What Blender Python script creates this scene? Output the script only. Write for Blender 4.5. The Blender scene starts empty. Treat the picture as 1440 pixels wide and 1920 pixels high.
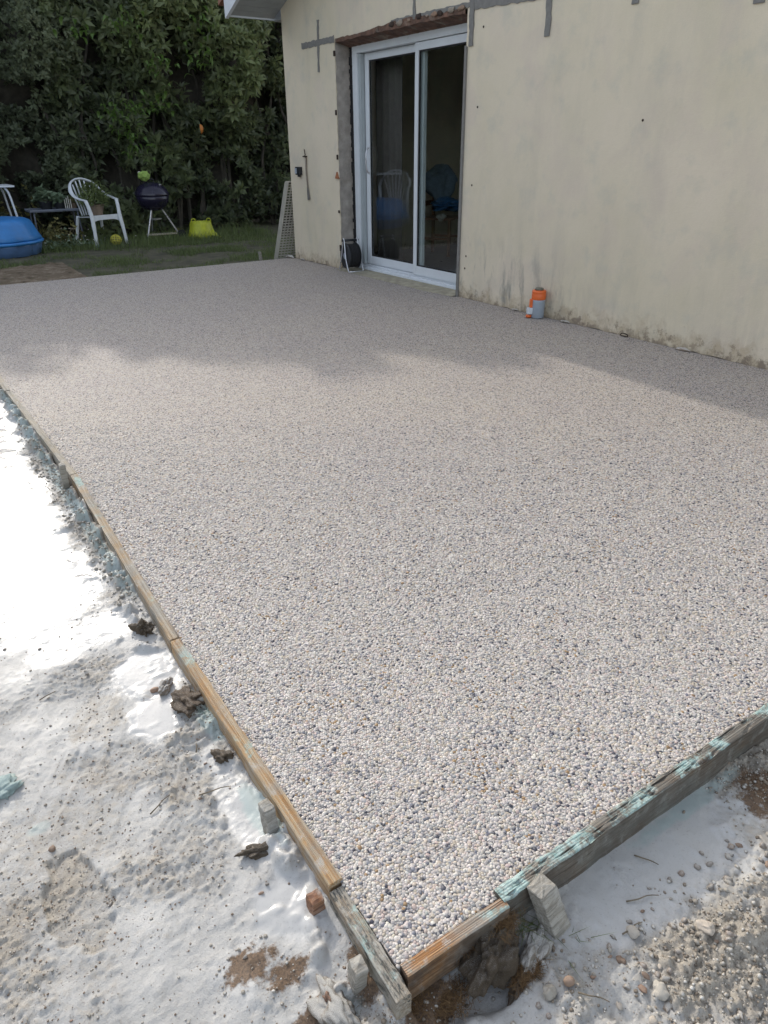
import bpy, math, random
import numpy as np
from mathutils import Vector, Matrix
random.seed(7); RNG = np.random.default_rng(11)
R_ = math.radians
# ------------------------------------------------------------------ camera, world, sun, exposure
scn = bpy.context.scene
COL = scn.collection
CAMH = 1.3
CR = Vector((0.8300966, -0.5575578, -0.0082990)); CU = Vector((0.2610390, 0.3753995, 0.8893446)); CF = Vector((0.4927456, 0.7404084, -0.4571621))
cd = bpy.data.cameras.new('camera'); cam = bpy.data.objects.new('camera', cd); COL.objects.link(cam)
m = Matrix((CR, CU, -CF)).transposed().to_4x4(); m.translation = Vector((0, 0, CAMH)); cam.matrix_world = m
cd.sensor_fit = 'VERTICAL'; cd.sensor_height = 24.0; cd.lens = 1330.25 / 1920 * 24.0
cd.clip_start = 0.02; cd.clip_end = 400
scn.camera = cam
SUN_EL, SUN_AZ = R_(27), R_(2.9)            # azimuth clockwise from +Y (the wall direction)
w = bpy.data.worlds.new('World'); scn.world = w; w.use_nodes = True
nt = w.node_tree; nt.nodes.clear()
sky = nt.nodes.new('ShaderNodeTexSky'); sky.sky_type = 'NISHITA'; sky.sun_disc = False
sky.sun_elevation = SUN_EL; sky.sun_rotation = SUN_AZ; sky.dust_density = 2.2; sky.air_density = 1.1; sky.ozone_density = 1.2
bg = nt.nodes.new('ShaderNodeBackground'); bg.inputs[1].default_value = 0.15
hz = nt.nodes.new('ShaderNodeHueSaturation'); hz.inputs['Saturation'].default_value = .46; nt.links.new(sky.outputs[0], hz.inputs['Color'])   # summer haze
wo = nt.nodes.new('ShaderNodeOutputWorld'); nt.links.new(hz.outputs[0], bg.inputs[0]); nt.links.new(bg.outputs[0], wo.inputs[0])
sd = bpy.data.lights.new('sun', 'SUN'); sd.energy = 1.08; sd.angle = R_(0.9); sd.color = (1, .93, .82)
so = bpy.data.objects.new('sun', sd); COL.objects.link(so)
sv = Vector((math.sin(SUN_AZ) * math.cos(SUN_EL), math.cos(SUN_AZ) * math.cos(SUN_EL), math.sin(SUN_EL)))
so.rotation_euler = sv.to_track_quat('Z', 'Y').to_euler(); so.location = (0, 20, 15)
vs = scn.view_settings; vs.view_transform = 'Standard'; vs.look = 'None'; vs.gamma = 1; vs.use_curve_mapping = False
vs.exposure = 1.22

# ------------------------------------------------------------------ helpers
def link(o, parent=None):
    COL.objects.link(o)
    if parent is not None: o.parent = parent
    return o
def tag(o, label=None, cat=None, group=None, kind=None):
    if label: o['label'] = label
    if cat: o['category'] = cat
    if group: o['group'] = group
    if kind: o['kind'] = kind
    return o
def empty(name, loc=(0, 0, 0), rz=0, label=None, cat=None, group=None):
    o = bpy.data.objects.new(name, None); o.empty_display_size = .1; link(o); o.location = loc; o.rotation_euler = (0, 0, rz)
    return tag(o, label, cat, group)
def np_mesh(name, V, Fs, mat, parent=None, smooth=False, attrs=None, cols=None):
    V = np.asarray(V, np.float32); Fs = np.asarray(Fs, np.int32)
    me = bpy.data.meshes.new(name); k = Fs.shape[1]; n = len(Fs)
    me.vertices.add(len(V)); me.vertices.foreach_set('co', V.ravel())
    me.loops.add(n * k); me.loops.foreach_set('vertex_index', Fs.ravel())
    me.polygons.add(n); me.polygons.foreach_set('loop_start', np.arange(0, n * k, k, dtype=np.int32))
    try: me.polygons.foreach_set('loop_total', np.full(n, k, np.int32))
    except Exception: pass
    if smooth: me.polygons.foreach_set('use_smooth', np.ones(n, bool))
    if attrs:
        for a, v in attrs.items():
            at = me.attributes.new(a, 'FLOAT', 'POINT'); at.data.foreach_set('value', np.asarray(v, np.float32))
    if cols:
        for a, v in cols.items():
            at = me.attributes.new(a, 'FLOAT_COLOR', 'POINT'); at.data.foreach_set('color', np.asarray(v, np.float32).ravel())
    me.update(calc_edges=True); me.validate()
    if mat: me.materials.append(mat)
    return link(bpy.data.objects.new(name, me), parent)
class MB:
    """collects shapes, builds ONE mesh object"""
    def __init__(s): s.v = []; s.f = []
    def add(s, vs_, fs_):
        o = len(s.v); s.v += [tuple(v) for v in vs_]; s.f += [tuple(i + o for i in f) for f in fs_]; return s
    def box(s, a, b, M=None):
        x0, y0, z0 = a; x1, y1, z1 = b
        vs_ = [Vector(p) for p in ((x0,y0,z0),(x1,y0,z0),(x1,y1,z0),(x0,y1,z0),(x0,y0,z1),(x1,y0,z1),(x1,y1,z1),(x0,y1,z1))]
        if M is not None: vs_ = [M @ v for v in vs_]
        return s.add(vs_, [(3,2,1,0),(4,5,6,7),(0,1,5,4),(1,2,6,5),(2,3,7,6),(3,0,4,7)])
    def tube(s, pts, r, n=8, ry=None, closed=False, up=(0,0,1), flat=None):
        pts = [Vector(p) for p in pts]; N = len(pts); base = len(s.v); up = Vector(up)
        for i, p in enumerate(pts):
            a = pts[(i-1) % N] if (closed or i) else p; b = pts[(i+1) % N] if (closed or i < N-1) else p
            t = (b - a).normalized(); sx = t.cross(up)
            if sx.length < 1e-4: sx = t.cross(Vector((0.3, 1, 0)))
            sx.normalize(); sy = sx.cross(t).normalized()
            ra = r[i] if isinstance(r, (list, tuple)) else r
            rb = (ry[i] if isinstance(ry, (list, tuple)) else ry) if ry is not None else ra
            for k in range(n):
                an = 2*math.pi*k/n; s.v.append(tuple(p + sx*(math.cos(an)*ra) + sy*(math.sin(an)*rb)))
        seg = N if closed else N-1
        for i in range(seg):
            i2 = (i+1) % N
            for k in range(n):
                k2 = (k+1) % n; s.f.append((base+i*n+k, base+i2*n+k, base+i2*n+k2, base+i*n+k2)[::-1])
        if not closed:
            s.f.append(tuple(base+k for k in range(n))[::-1][::-1]); s.f.append(tuple(base+(N-1)*n+k for k in range(n))[::-1])
        return s
    def lathe(s, prof, c=(0,0,0), n=24, fn=None, M=None):
        base = len(s.v)
        for (r, z) in prof:
            for k in range(n):
                a = 2*math.pi*k/n; q = fn(a, r, z) if fn else r
                v = Vector((c[0]+q*math.cos(a), c[1]+q*math.sin(a), c[2]+z)); s.v.append(tuple(M @ v if M is not None else v))
        for i in range(len(prof)-1):
            for k in range(n):
                k2 = (k+1) % n; s.f.append((base+i*n+k, base+i*n+k2, base+(i+1)*n+k2, base+(i+1)*n+k))
        s.f.append(tuple(base+k for k in range(n))[::-1]); s.f.append(tuple(base+(len(prof)-1)*n+k for k in range(n)))
        return s
    def build(s, name, mat, parent=None, smooth=False, bevel=0, loc=None):
        me = bpy.data.meshes.new(name); me.from_pydata(s.v, [], s.f); me.validate()
        import bmesh
        bm = bmesh.new(); bm.from_mesh(me); bmesh.ops.recalc_face_normals(bm, faces=bm.faces)
        if bevel: bmesh.ops.bevel(bm, geom=bm.edges[:], offset=bevel, segments=2, affect='EDGES', profile=.6)
        bm.to_mesh(me); bm.free()
        if smooth:
            for p in me.polygons: p.use_smooth = len(p.vertices) <= 4
        me.materials.append(mat); o = link(bpy.data.objects.new(name, me), parent)
        if loc is not None: o.location = loc
        return o
def smoothpath(P, n=6, closed=False):
    P = [Vector(p) for p in P]; N = len(P); out = []
    for i in range(N if closed else N-1):
        p0 = P[(i-1) % N] if (closed or i) else P[0]; p1 = P[i]; p2 = P[(i+1) % N]; p3 = P[(i+2) % N] if (closed or i+2 < N) else P[-1]
        for k in range(n):
            t = k/n; out.append(.5*((2*p1)+(-p0+p2)*t+(2*p0-5*p1+4*p2-p3)*t*t+(-p0+3*p1-3*p2+p3)*t**3))
    if not closed: out.append(P[-1])
    return out
def copy_tree(o, parent=None):
    c = o.copy(); COL.objects.link(c)
    if parent is not None: c.parent = parent
    for ch in o.children: copy_tree(ch, c)
    return c
# numpy value noise
def _h(ix, iy, iz, seed):
    n = (ix.astype(np.int64)*374761393 + iy.astype(np.int64)*668265263 + iz.astype(np.int64)*1440662683 + seed*974711) & 0xffffffff
    n = ((n ^ (n >> 13))*1274126177) & 0xffffffff
    n = ((n ^ (n >> 15))*2246822519) & 0xffffffff
    return ((n ^ (n >> 16)) & 0xffffff)/float(0xffffff)
def vn2(x, y, seed=0):
    ix = np.floor(x); iy = np.floor(y); fx = x-ix; fy = y-iy; fx = fx*fx*fx*(fx*(fx*6-15)+10); fy = fy*fy*fy*(fy*(fy*6-15)+10)
    z = np.zeros_like(ix)
    a = _h(ix, iy, z, seed); b = _h(ix+1, iy, z, seed); c = _h(ix, iy+1, z, seed); d = _h(ix+1, iy+1, z, seed)
    return (a*(1-fx)+b*fx)*(1-fy)+(c*(1-fx)+d*fx)*fy
def vn3(P, seed=0):
    x, y, z = P[..., 0], P[..., 1], P[..., 2]; iz = np.floor(z); fz = z-iz; fz = fz*fz*(3-2*fz)
    ix = np.floor(x); iy = np.floor(y); fx = x-ix; fy = y-iy; fx = fx*fx*(3-2*fx); fy = fy*fy*(3-2*fy)
    def L(k):
        a = _h(ix, iy, iz+k, seed); b = _h(ix+1, iy, iz+k, seed); c = _h(ix, iy+1, iz+k, seed); d = _h(ix+1, iy+1, iz+k, seed)
        return (a*(1-fx)+b*fx)*(1-fy)+(c*(1-fx)+d*fx)*fy
    return L(0)*(1-fz)+L(1)*fz
def fbm(x, y, s, octv=4, seed=0, gain=.5):
    v = 0; a = 1; t = 0
    for i in range(octv):
        v = v + a*(vn2(x*s+17.3*i, y*s-9.1*i, seed+i)-.5); t += a; a *= gain; s *= 2.03
    return v/t*2
def sst(a, b, x): t = np.clip((x-a)/(b-a), 0, 1); return t*t*(3-2*t)

# ------------------------------------------------------------------ materials
class NT:
    def __init__(s, name):
        s.m = bpy.data.materials.new(name); s.m.use_nodes = True; s.t = s.m.node_tree; s.t.nodes.clear()
        s.out = s.n('ShaderNodeOutputMaterial'); s.b = s.n('ShaderNodeBsdfPrincipled'); s.l(s.b.outputs[0], s.out.inputs[0])
    def n(s, t, **k):
        x = s.t.nodes.new(t)
        for a, b in k.items(): setattr(x, a, b)
        return x
    def l(s, a, b): s.t.links.new(a, b)
    def val(s, sock, v):
        if hasattr(v, 'is_output') or isinstance(v, bpy.types.NodeSocket): s.l(v, sock)
        else: sock.default_value = v
    def coord(s, kind='Object', scale=None, loc=None, rot=None):
        c = s.n('ShaderNodeTexCoord').outputs[kind]
        if kind == 'World': pass
        if scale is None and loc is None and rot is None: return c
        mp = s.n('ShaderNodeMapping'); s.l(c, mp.inputs[0])
        if scale is not None: mp.inputs['Scale'].default_value = scale if hasattr(scale, '__len__') else (scale,)*3
        if loc is not None: mp.inputs['Location'].default_value = loc
        if rot is not None: mp.inputs['Rotation'].default_value = rot
        return mp.outputs[0]
    def noise(s, vec, scale=5, detail=4, rough=.55, dist=0, out=0):
        x = s.n('ShaderNodeTexNoise'); s.l(vec, x.inputs['Vector']); x.inputs['Scale'].default_value = scale
        x.inputs['Detail'].default_value = detail; x.inputs['Roughness'].default_value = rough; x.inputs['Distortion'].default_value = dist
        return x.outputs[out]
    def ramp(s, fac, stops, interp='LINEAR'):
        x = s.n('ShaderNodeValToRGB'); s.l(fac, x.inputs[0]); e = x.color_ramp.elements; x.color_ramp.interpolation = interp
        while len(e) < len(stops): e.new(.5)
        for i, (p, c) in enumerate(stops):
            e[i].position = p; e[i].color = (c, c, c, 1) if not hasattr(c, '__len__') else (*c[:3], 1)
        return x.outputs[0]
    def mix(s, f, a, b, mode='MIX'):
        x = s.n('ShaderNodeMix', data_type='RGBA', blend_type=mode); s.val(x.inputs[0], f)
        for sock, v in ((x.inputs[6], a), (x.inputs[7], b)):
            if isinstance(v, bpy.types.NodeSocket): s.l(v, sock)
            else: sock.default_value = (*v[:3], 1)
        return x.outputs[2]
    def math(s, op, a, b=0.0, clamp=False):
        x = s.n('ShaderNodeMath', operation=op, use_clamp=clamp); s.val(x.inputs[0], a); s.val(x.inputs[1], b); return x.outputs[0]
    def attr(s, name, out='Fac', typ='GEOMETRY'):
        x = s.n('ShaderNodeAttribute', attribute_name=name, attribute_type=typ); return x.outputs[out]
    def bump(s, h, strength=.3, dist=.01, nrm=None):
        x = s.n('ShaderNodeBump'); s.l(h, x.inputs['Height']); x.inputs['Strength'].default_value = strength; x.inputs['Distance'].default_value = dist
        if nrm is not None: s.l(nrm, x.inputs['Normal'])
        return x.outputs[0]
    def set(s, col=None, rough=None, nrm=None, metal=None, spec=None, **k):
        b = s.b.inputs
        for nme, v in (('Base Color', col), ('Roughness', rough), ('Metallic', metal), ('Specular IOR Level', spec)):
            if v is None: continue
            if isinstance(v, bpy.types.NodeSocket): s.l(v, b[nme])
            else: b[nme].default_value = (*v, 1) if nme == 'Base Color' else v
        if nrm is not None: s.l(nrm, b['Normal'])
        for nme, v in k.items(): s.val(b[nme.replace('_', ' ')], v)
        return s.m
def simple(name, col, rough=.5, metal=0, var=.12, scale=20, bump=.0, spec=None, dirt=None):
    t = NT(name); c = t.coord('Object'); n = t.noise(c, scale, 5, .6)
    lo = tuple(x*(1-var*1.6) for x in col); hi = tuple(min(1, x*(1+var)) for x in col)
    cc = t.ramp(n, [(.3, lo), (.7, hi)])
    if dirt is not None:
        d = t.ramp(t.noise(c, scale*.4, 6, .7), [(.52, 0.), (.68, .8)]); cc = t.mix(d, cc, dirt)
    nr = t.bump(t.noise(c, scale*4, 4, .6), bump, .003) if bump else None
    return t.set(cc, t.ramp(n, [(.3, max(0, rough-.08)), (.7, min(1, rough+.1))]), nr, metal, spec)

def wood(name, warm, pale, dark, teal=0.0, fleck=0.0, grey=.5, seed=0., teal_scale=6., gtone=1., soak_shade=0):
    t = NT(name); c = t.coord('Object', loc=(seed, seed*.7, 0)); mp = t.n('ShaderNodeMapping'); t.l(c, mp.inputs[0]); mp.inputs['Scale'].default_value = (2.2, 150, 150)
    g = t.noise(mp.outputs[0], 1.0, 3, .6, .4)
    mp2 = t.n('ShaderNodeMapping'); t.l(c, mp2.inputs[0]); mp2.inputs['Scale'].default_value = (9, 420, 420)
    g2 = t.noise(mp2.outputs[0], 1.0, 2, .6)
    col = t.ramp(g, [(.3, dark), (.45, warm), (.6, pale), (.75, warm)])
    col = t.mix(t.ramp(g2, [(.4, 0.), (.62, .55)]), col, dark)
    gm = t.ramp(t.noise(c, 9, 5, .65, .5), [(.5-.25*grey, 0.), (.75-.25*grey, .85)])
    gc = t.ramp(g, [(.3, (.16*gtone, .15*gtone, .13*gtone)), (.6, (.34*gtone, .325*gtone, .29*gtone))])
    col = t.mix(gm, col, gc)
    if fleck:
        mp3 = t.n('ShaderNodeMapping'); t.l(c, mp3.inputs[0]); mp3.inputs['Scale'].default_value = (60, 220, 220)
        fl = t.ramp(t.noise(mp3.outputs[0], 1, 4, .7), [(.60-.1*fleck, 0.), (.66-.08*fleck, .92)])
        fl = t.math('MULTIPLY', fl, t.ramp(t.noise(c, 14, 3, .6), [(.42, 0.), (.55, 1.)]))
        col = t.mix(fl, col, (.03, .035, .035))
    sm_ = t.ramp(t.noise(c, 22, 8, .75, .3), [(.54, 0.), (.66, .7)]); col = t.mix(sm_, col, (.44, .43, .40))     # dried cement smears
    sp_ = t.ramp(t.noise(c, 160, 4, .7), [(.62, 0.), (.68, .7)]); col = t.mix(sp_, col, (.10, .085, .07))
    if teal:
        tn = t.noise(c, teal_scale, 8, .72, .3); e = .66-.22*teal
        tm = t.math('MULTIPLY', t.ramp(tn, [(e-.02, 0.), (e+.05, .9)]), t.ramp(t.noise(c, 90, 6, .75), [(.36, .15), (.52, 1.)]))
        gN = t.n('ShaderNodeNewGeometry'); sN = t.n('ShaderNodeSeparateXYZ'); t.l(gN.outputs['True Normal'], sN.inputs[0]); tm = t.math('MULTIPLY', tm, t.ramp(sN.outputs[2], [(.2, .12), (.6, 1.)]))
        tc = t.ramp(t.noise(c, 60, 5, .7), [(.3, (.15, .27, .26)), (.5, (.33, .47, .45)), (.7, (.50, .60, .58))])
        col = t.mix(tm, col, tc)
    if soak_shade:      # side faces: mud and water soaked in, plus shade painted into the colour
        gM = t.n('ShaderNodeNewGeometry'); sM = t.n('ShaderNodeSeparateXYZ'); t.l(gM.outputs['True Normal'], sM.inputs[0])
        sk_ = t.math('MULTIPLY', t.ramp(sM.outputs[2], [(.3, soak_shade), (.7, 0.)]), t.ramp(t.noise(c, 18, 6, .7), [(.3, .35), (.6, 1.)])); col = t.mix(sk_, col, (.045, .033, .024))
    h = t.math('ADD', t.math('MULTIPLY', g, .7), t.math('MULTIPLY', g2, .4))
    return t.set(col, .72, t.bump(h, .55, .002))

def leafmat(name, lo, hi, rough=.35, trans=.35):
    t = NT(name); a = t.attr('tint'); c = t.ramp(a, [(0, lo), (.55, tuple((x+y)/2 for x, y in zip(lo, hi))), (1, hi)])
    n = t.noise(t.coord('Object'), 1.3, 4, .6); c = t.mix(t.ramp(n, [(.35, 0.), (.65, .45)]), c, tuple(x*.75 for x in lo))
    t.set(c, rough, spec=.4)
    tr = t.n('ShaderNodeBsdfTranslucent'); t.l(t.mix(.5, c, hi), tr.inputs[0]); mx = t.n('ShaderNodeMixShader'); mx.inputs[0].default_value = trans
    t.l(t.b.outputs[0], mx.inputs[1]); t.l(tr.outputs[0], mx.inputs[2]); t.l(mx.outputs[0], t.out.inputs[0]); return t.m

# pebble colours (share of each kind, albedo)
PAL = [(.34, (.565, .525, .485)), (.23, (.49, .45, .42)), (.13, (.48, .42, .345)), (.055, (.47, .385, .35)), (.14, (.355, .345, .34)), (.055, (.215, .215, .24)), (.048, (.07, .072, .092)), (.005, (.33, .22, .12))]
def m_slab():
    t = NT('resin_pebble_surface'); c = t.coord('Object')
    v = t.n('ShaderNodeTexVoronoi', voronoi_dimensions='2D', feature='F1'); t.l(c, v.inputs['Vector']); v.inputs['Scale'].default_value = 156
    sep = t.n('ShaderNodeSeparateColor'); t.l(v.outputs['Color'], sep.inputs[0])
    acc = 0; st = []
    for f, col in PAL: st.append((acc, col)); acc += f
    col = t.ramp(sep.outputs[0], st, 'CONSTANT')
    col = t.mix(1, col, t.ramp(sep.outputs[1], [(0, .82), (1, 1.)]), 'MULTIPLY')
    gap_shade = t.ramp(v.outputs['Distance'], [(.45, 1.), (.8, .38)]); col = t.mix(1, col, gap_shade, 'MULTIPLY')  # shade between the pebbles, painted into the colour
    big = t.noise(c, 1.4, 5, .6); col = t.mix(1, col, t.ramp(big, [(.3, (.95, .93, .93)), (.7, (1, .98, .94))]), 'MULTIPLY')
    mid = t.noise(c, 26, 3, .6); col = t.mix(1, col, t.ramp(mid, [(.35, (.93, .94, .97)), (.65, (1, 1, .99))]), 'MULTIPLY')
    inv = t.math('SUBTRACT', 1.0, v.outputs['Distance'])
    return t.set(col, .7, t.bump(inv, .35, .003), spec=.15)
def m_pebble():
    t = NT('washed_pebbles'); col = t.attr('pcol', 'Color', 'INSTANCER'); c = t.coord('Object')
    n = t.noise(c, 2.5, 3, .6); col = t.mix(1, col, t.ramp(n, [(.3, .86), (.7, 1.05)]), 'MULTIPLY')
    return t.set(col, .5, spec=.35)
def m_wall():
    t = NT('aged_cream_render'); geo = t.n('ShaderNodeNewGeometry'); P = geo.outputs['Position']; sx = t.n('ShaderNodeSeparateXYZ'); t.l(P, sx.inputs[0]); z = sx.outputs[2]; y = sx.outputs[1]
    base = t.ramp(t.noise(P, 1.1, 6, .62), [(.3, (.635, .57, .43)), (.5, (.685, .61, .475)), (.7, (.71, .625, .50))])
    base = t.mix(t.ramp(t.noise(P, 2.3, 5, .6, .6), [(.5, 0.), (.72, .5)]), base, (.61, .52, .45))
    base = t.mix(t.ramp(t.noise(P, 3.7, 6, .65), [(.52, 0.), (.7, .5)]), base, (.50, .49, .42))
    mp = t.n('ShaderNodeMapping'); t.l(P, mp.inputs[0]); mp.inputs['Scale'].default_value = (3.2, 3.2, .8)
    st = t.noise(mp.outputs[0], 1, 5, .65, .2)
    base = t.mix(t.ramp(st, [(.5, 0.), (.8, .28)]), base, (.40, .38, .33))
    mp2 = t.n('ShaderNodeMapping'); t.l(P, mp2.inputs[0]); mp2.inputs['Scale'].default_value = (9, 9, 2.2)
    st2 = t.ramp(t.noise(mp2.outputs[0], 1, 5, .7), [(.5, 0.), (.64, .85)])
    low = t.ramp(z, [(0, 1.), (.5, .0)])
    # grey runs near the door jamb, low
    yj = t.ramp(t.math('DIVIDE', y, 10.), [(.40, 0.), (.45, 1.), (.55, .8), (.58, 0.)])
    mz = t.ramp(z, [(.1, 1.), (.62, 0.)])
    base = t.mix(t.math('MULTIPLY', t.math('MULTIPLY', st2, mz), t.math('ADD', yj, .18, True)), base, (.24, .235, .215))
    # damp tide mark and dark algae patches at the foot
    n5 = t.noise(P, 7, 8, .72, .4); tide = t.math('ADD', n5, t.math('MULTIPLY', z, -1.5)); 
    base = t.mix(t.ramp(tide, [(.30, 0.), (.5, .75)]), base, (.47, .385, .27))
    base = t.mix(t.math('MULTIPLY', t.ramp(t.math('ADD', t.noise(P, 16, 8, .75, .2), t.math('MULTIPLY', z, -1.3)), [(.42, 0.), (.53, .85)]), t.ramp(t.noise(P, 2.6, 4, .6), [(.36, .15), (.54, 1.)])), base, (.21, .165, .125))
    base = t.mix(t.ramp(t.noise(P, 260, 3, .6), [(.35, .14), (.6, 0.)]), base, (.36, .33, .27))
    h = t.math('ADD', t.math('MULTIPLY', t.noise(P, 8, 5, .6), .7), t.math('MULTIPLY', t.noise(P, 150, 4, .65), .22))
    return t.set(base, .85, t.bump(h, .5, .014), spec=.2)
def m_ground():
    t = NT('cement_slurry_over_soil'); geo = t.n('ShaderNodeNewGeometry'); P = geo.outputs['Position']
    wet = t.attr('wet'); dirt = t.attr('dirt'); brown = t.attr('brown'); teal = t.attr('teal')
    n1 = t.noise(P, 9, 8, .65); n2 = t.noise(P, 60, 6, .7); n3 = t.noise(P, 230, 4, .7)
    c = t.ramp(n1, [(.3, (.35, .345, .335)), (.5, (.40, .393, .378)), (.7, (.455, .447, .425))])
    c = t.mix(t.ramp(n2, [(.5, 0.), (.72, .5)]), c, (.34, .315, .28))
    c = t.mix(t.ramp(wet, [(.12, 0.), (.75, .8)]), c, (.47, .47, .463))      # cement milk is whiter than the dusted soil
    dm = t.math('ADD', t.math('MULTIPLY', dirt, .95), t.math('MULTIPLY', t.math('SUBTRACT', n2, .5), 1.3), True)
    dcol = t.ramp(n2, [(.3, (.22, .19, .15)), (.5, (.33, .295, .245)), (.7, (.43, .39, .33))])
    c = t.mix(t.ramp(dm, [(.25, 0.), (.75, .92)]), c, dcol)
    c = t.mix(t.math('MULTIPLY', t.ramp(n3, [(.58, 0.), (.66, .7)]), t.ramp(dirt, [(0, .35), (.6, 1.)])), c, (.16, .14, .12))
    bm = t.ramp(t.math('ADD', brown, t.math('MULTIPLY', t.math('SUBTRACT', n2, .5), 1.1), True), [(.4, 0.), (.6, .95)])
    c = t.mix(bm, c, t.ramp(n3, [(.35, (.06, .035, .02)), (.65, (.20, .125, .07))]))
    c = t.mix(t.ramp(t.math('ADD', teal, t.math('MULTIPLY', t.math('SUBTRACT', n2, .5), .8), True), [(.35, 0.), (.7, .7)]), c, (.36, .44, .43))
    r = t.ramp(t.math('SUBTRACT', wet, t.math('MULTIPLY', t.math('ADD', dm, bm), .35), True), [(0, .85), (.5, .50), (.88, .22), (1., .07)])
    h = t.math('ADD', t.math('MULTIPLY', n2, .5), t.math('MULTIPLY', n3, .3)); hh = t.math('MULTIPLY', h, t.math('SUBTRACT', 1.12, wet))
    return t.set(c, r, t.bump(hh, 1.0, .006), spec=.5)
def m_rock(name, a, b, slur=.5, bump=.6):
    t = NT(name); P = t.coord('Object'); n = t.noise(P, 30, 7, .7)
    c = t.ramp(n, [(.3, a), (.7, b)]); oi = t.n('ShaderNodeObjectInfo').outputs['Random']
    c = t.mix(1, c, t.ramp(oi, [(0, (.68, .66, .63)), (.5, (1, .97, .93)), (1, (1.0, .88, .8))]), 'MULTIPLY')
    if slur:
        geo = t.n('ShaderNodeNewGeometry'); s = t.n('ShaderNodeSeparateXYZ'); t.l(geo.outputs['Normal'], s.inputs[0])
        f = t.math('ADD', t.math('MULTIPLY', s.outputs[2], .5), t.math('MULTIPLY', t.math('SUBTRACT', t.noise(P, 55, 6, .7), .5), 1.6))
        c = t.mix(t.ramp(f, [(.62-.4*slur, 0.), (.78-.4*slur, .9)]), c, (.56, .55, .52))
    return t.set(c, .7, t.bump(t.noise(P, 120, 5, .7), bump, .003), spec=.3)
def m_glass():
    t = NT('window_glass'); fr = t.n('ShaderNodeFresnel'); gb_ = t.n('ShaderNodeNewGeometry').outputs['Backfacing']; t.l(t.math('SUBTRACT', 1.5, t.math('MULTIPLY', gb_, 1.5-1/1.5)), fr.inputs[0]); tr = t.n('ShaderNodeBsdfTransparent'); tr.inputs[0].default_value = (.90, .93, .92, 1)
    gl = t.n('ShaderNodeBsdfGlossy'); gl.inputs['Roughness'].default_value = .01; mx = t.n('ShaderNodeMixShader')
    t.l(fr.outputs[0], mx.inputs[0]); t.l(tr.outputs[0], mx.inputs[1]); t.l(gl.outputs[0], mx.inputs[2]); t.l(mx.outputs[0], t.out.inputs[0]); return t.m
M = {}
M['slab'] = m_slab(); M['pebble'] = m_pebble(); M['wall'] = m_wall(); M['ground'] = m_ground(); M['glass'] = m_glass()
M['white_alu'] = simple('white_lacquered_aluminium', (.66, .70, .74), .35, 0, .03, 6)
M['grey_pvc'] = simple('grey_frame_profile', (.36, .40, .42), .4, 0, .04, 6)
M['gasket'] = simple('black_foam_gasket', (.015, .015, .017), .8, 0, .3, 60, .5)
M['mortar'] = simple('grey_repair_mortar', (.20, .195, .185), .9, 0, .12, 30, .6)
M['raw'] = simple('bare_cement_reveal', (.34, .31, .28), .9, 0, .22, 9, .7, dirt=(.22, .19, .16))
M['step'] = simple('dusty_concrete_sill', (.36, .33, .25), .85, 0, .2, 12, .6, dirt=(.22, .2, .15))
M['rust'] = simple('rusty_lintel', (.15, .085, .06), .85, .1, .4, 14, .8, dirt=(.30, .27, .22))
M['rust_dark'] = simple('dark_rust', (.06, .04, .032), .85, .1, .4, 60, .8)
M['fascia'] = simple('white_eave_board', (.62, .66, .72), .5, 0, .03, 5)
M['soffit'] = simple('grey_soffit_board', (.33, .35, .36), .6, 0, .06, 8)
M['tile'] = simple('brown_roof_tile', (.24, .11, .07), .8, 0, .25, 9, .4)
M['w_grey'] = wood('weathered_grey_pine', (.36, .23, .11), (.42, .36, .27), (.13, .10, .07), teal=.45, fleck=1., grey=.95, seed=3)
M['w_amber'] = wood('amber_pine_with_raised_grain', (.42, .225, .075), (.50, .40, .26), (.22, .13, .06), teal=.28, grey=.42, seed=9)
M['w_amber2'] = wood('amber_pine_greyed', (.38, .24, .11), (.46, .38, .27), (.19, .13, .08), teal=.3, grey=.6, seed=21)
M['w_pale'] = wood('pale_worn_pine', (.40, .33, .23), (.46, .41, .33), (.24, .20, .15), teal=.0, grey=.6, seed=31)
M['w_orange'] = wood('orange_wet_pine', (.36, .165, .05), (.45, .30, .17), (.13, .06, .025), teal=.5, grey=.3, seed=44, teal_scale=14, soak_shade=.85)
M['w_dark'] = wood('dark_soaked_pine_with_release_oil', (.15, .10, .06), (.27, .24, .19), (.05, .035, .025), teal=.74, grey=.75, seed=57, teal_scale=11, gtone=.55, soak_shade=.6)
M['w_stake'] = wood('cement_dusted_stake', (.33, .30, .25), (.42, .40, .36), (.24, .21, .17), teal=.1, grey=.9, seed=63)
M['w_rust'] = wood('red_brown_wet_stake', (.22, .09, .04), (.32, .17, .09), (.10, .04, .02), teal=.0, grey=.25, seed=71)
M['clod'] = m_rock('earth_clod', (.05, .038, .028), (.21, .17, .125), .2, .9)
M['clod_w'] = m_rock('slurry_coated_clod', (.20, .17, .14), (.40, .37, .33), .75)
M['stone_w'] = m_rock('white_pebble', (.40, .38, .34), (.58, .55, .50), 0, .5)
M['stone_b'] = m_rock('brown_pebble', (.22, .15, .11), (.36, .27, .21), .1, .2)
M['stone_g'] = m_rock('grey_crumb', (.17, .15, .135), (.40, .37, .34), .4, .4)
M['teal_lump'] = simple('teal_stained_slurry', (.36, .47, .46), .55, 0, .3, 60, .6, dirt=(.5, .53, .51))
M['fiber'] = leafmat('dry_root_fibre', (.10, .055, .025), (.30, .19, .09), .8, .1)
M['twig'] = simple('grey_brown_twig', (.16, .13, .09), .8, 0, .3, 40)
M['laurel'] = leafmat('laurel_leaf', (.060, .078, .050), (.22, .27, .11), .4, .35)
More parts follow.
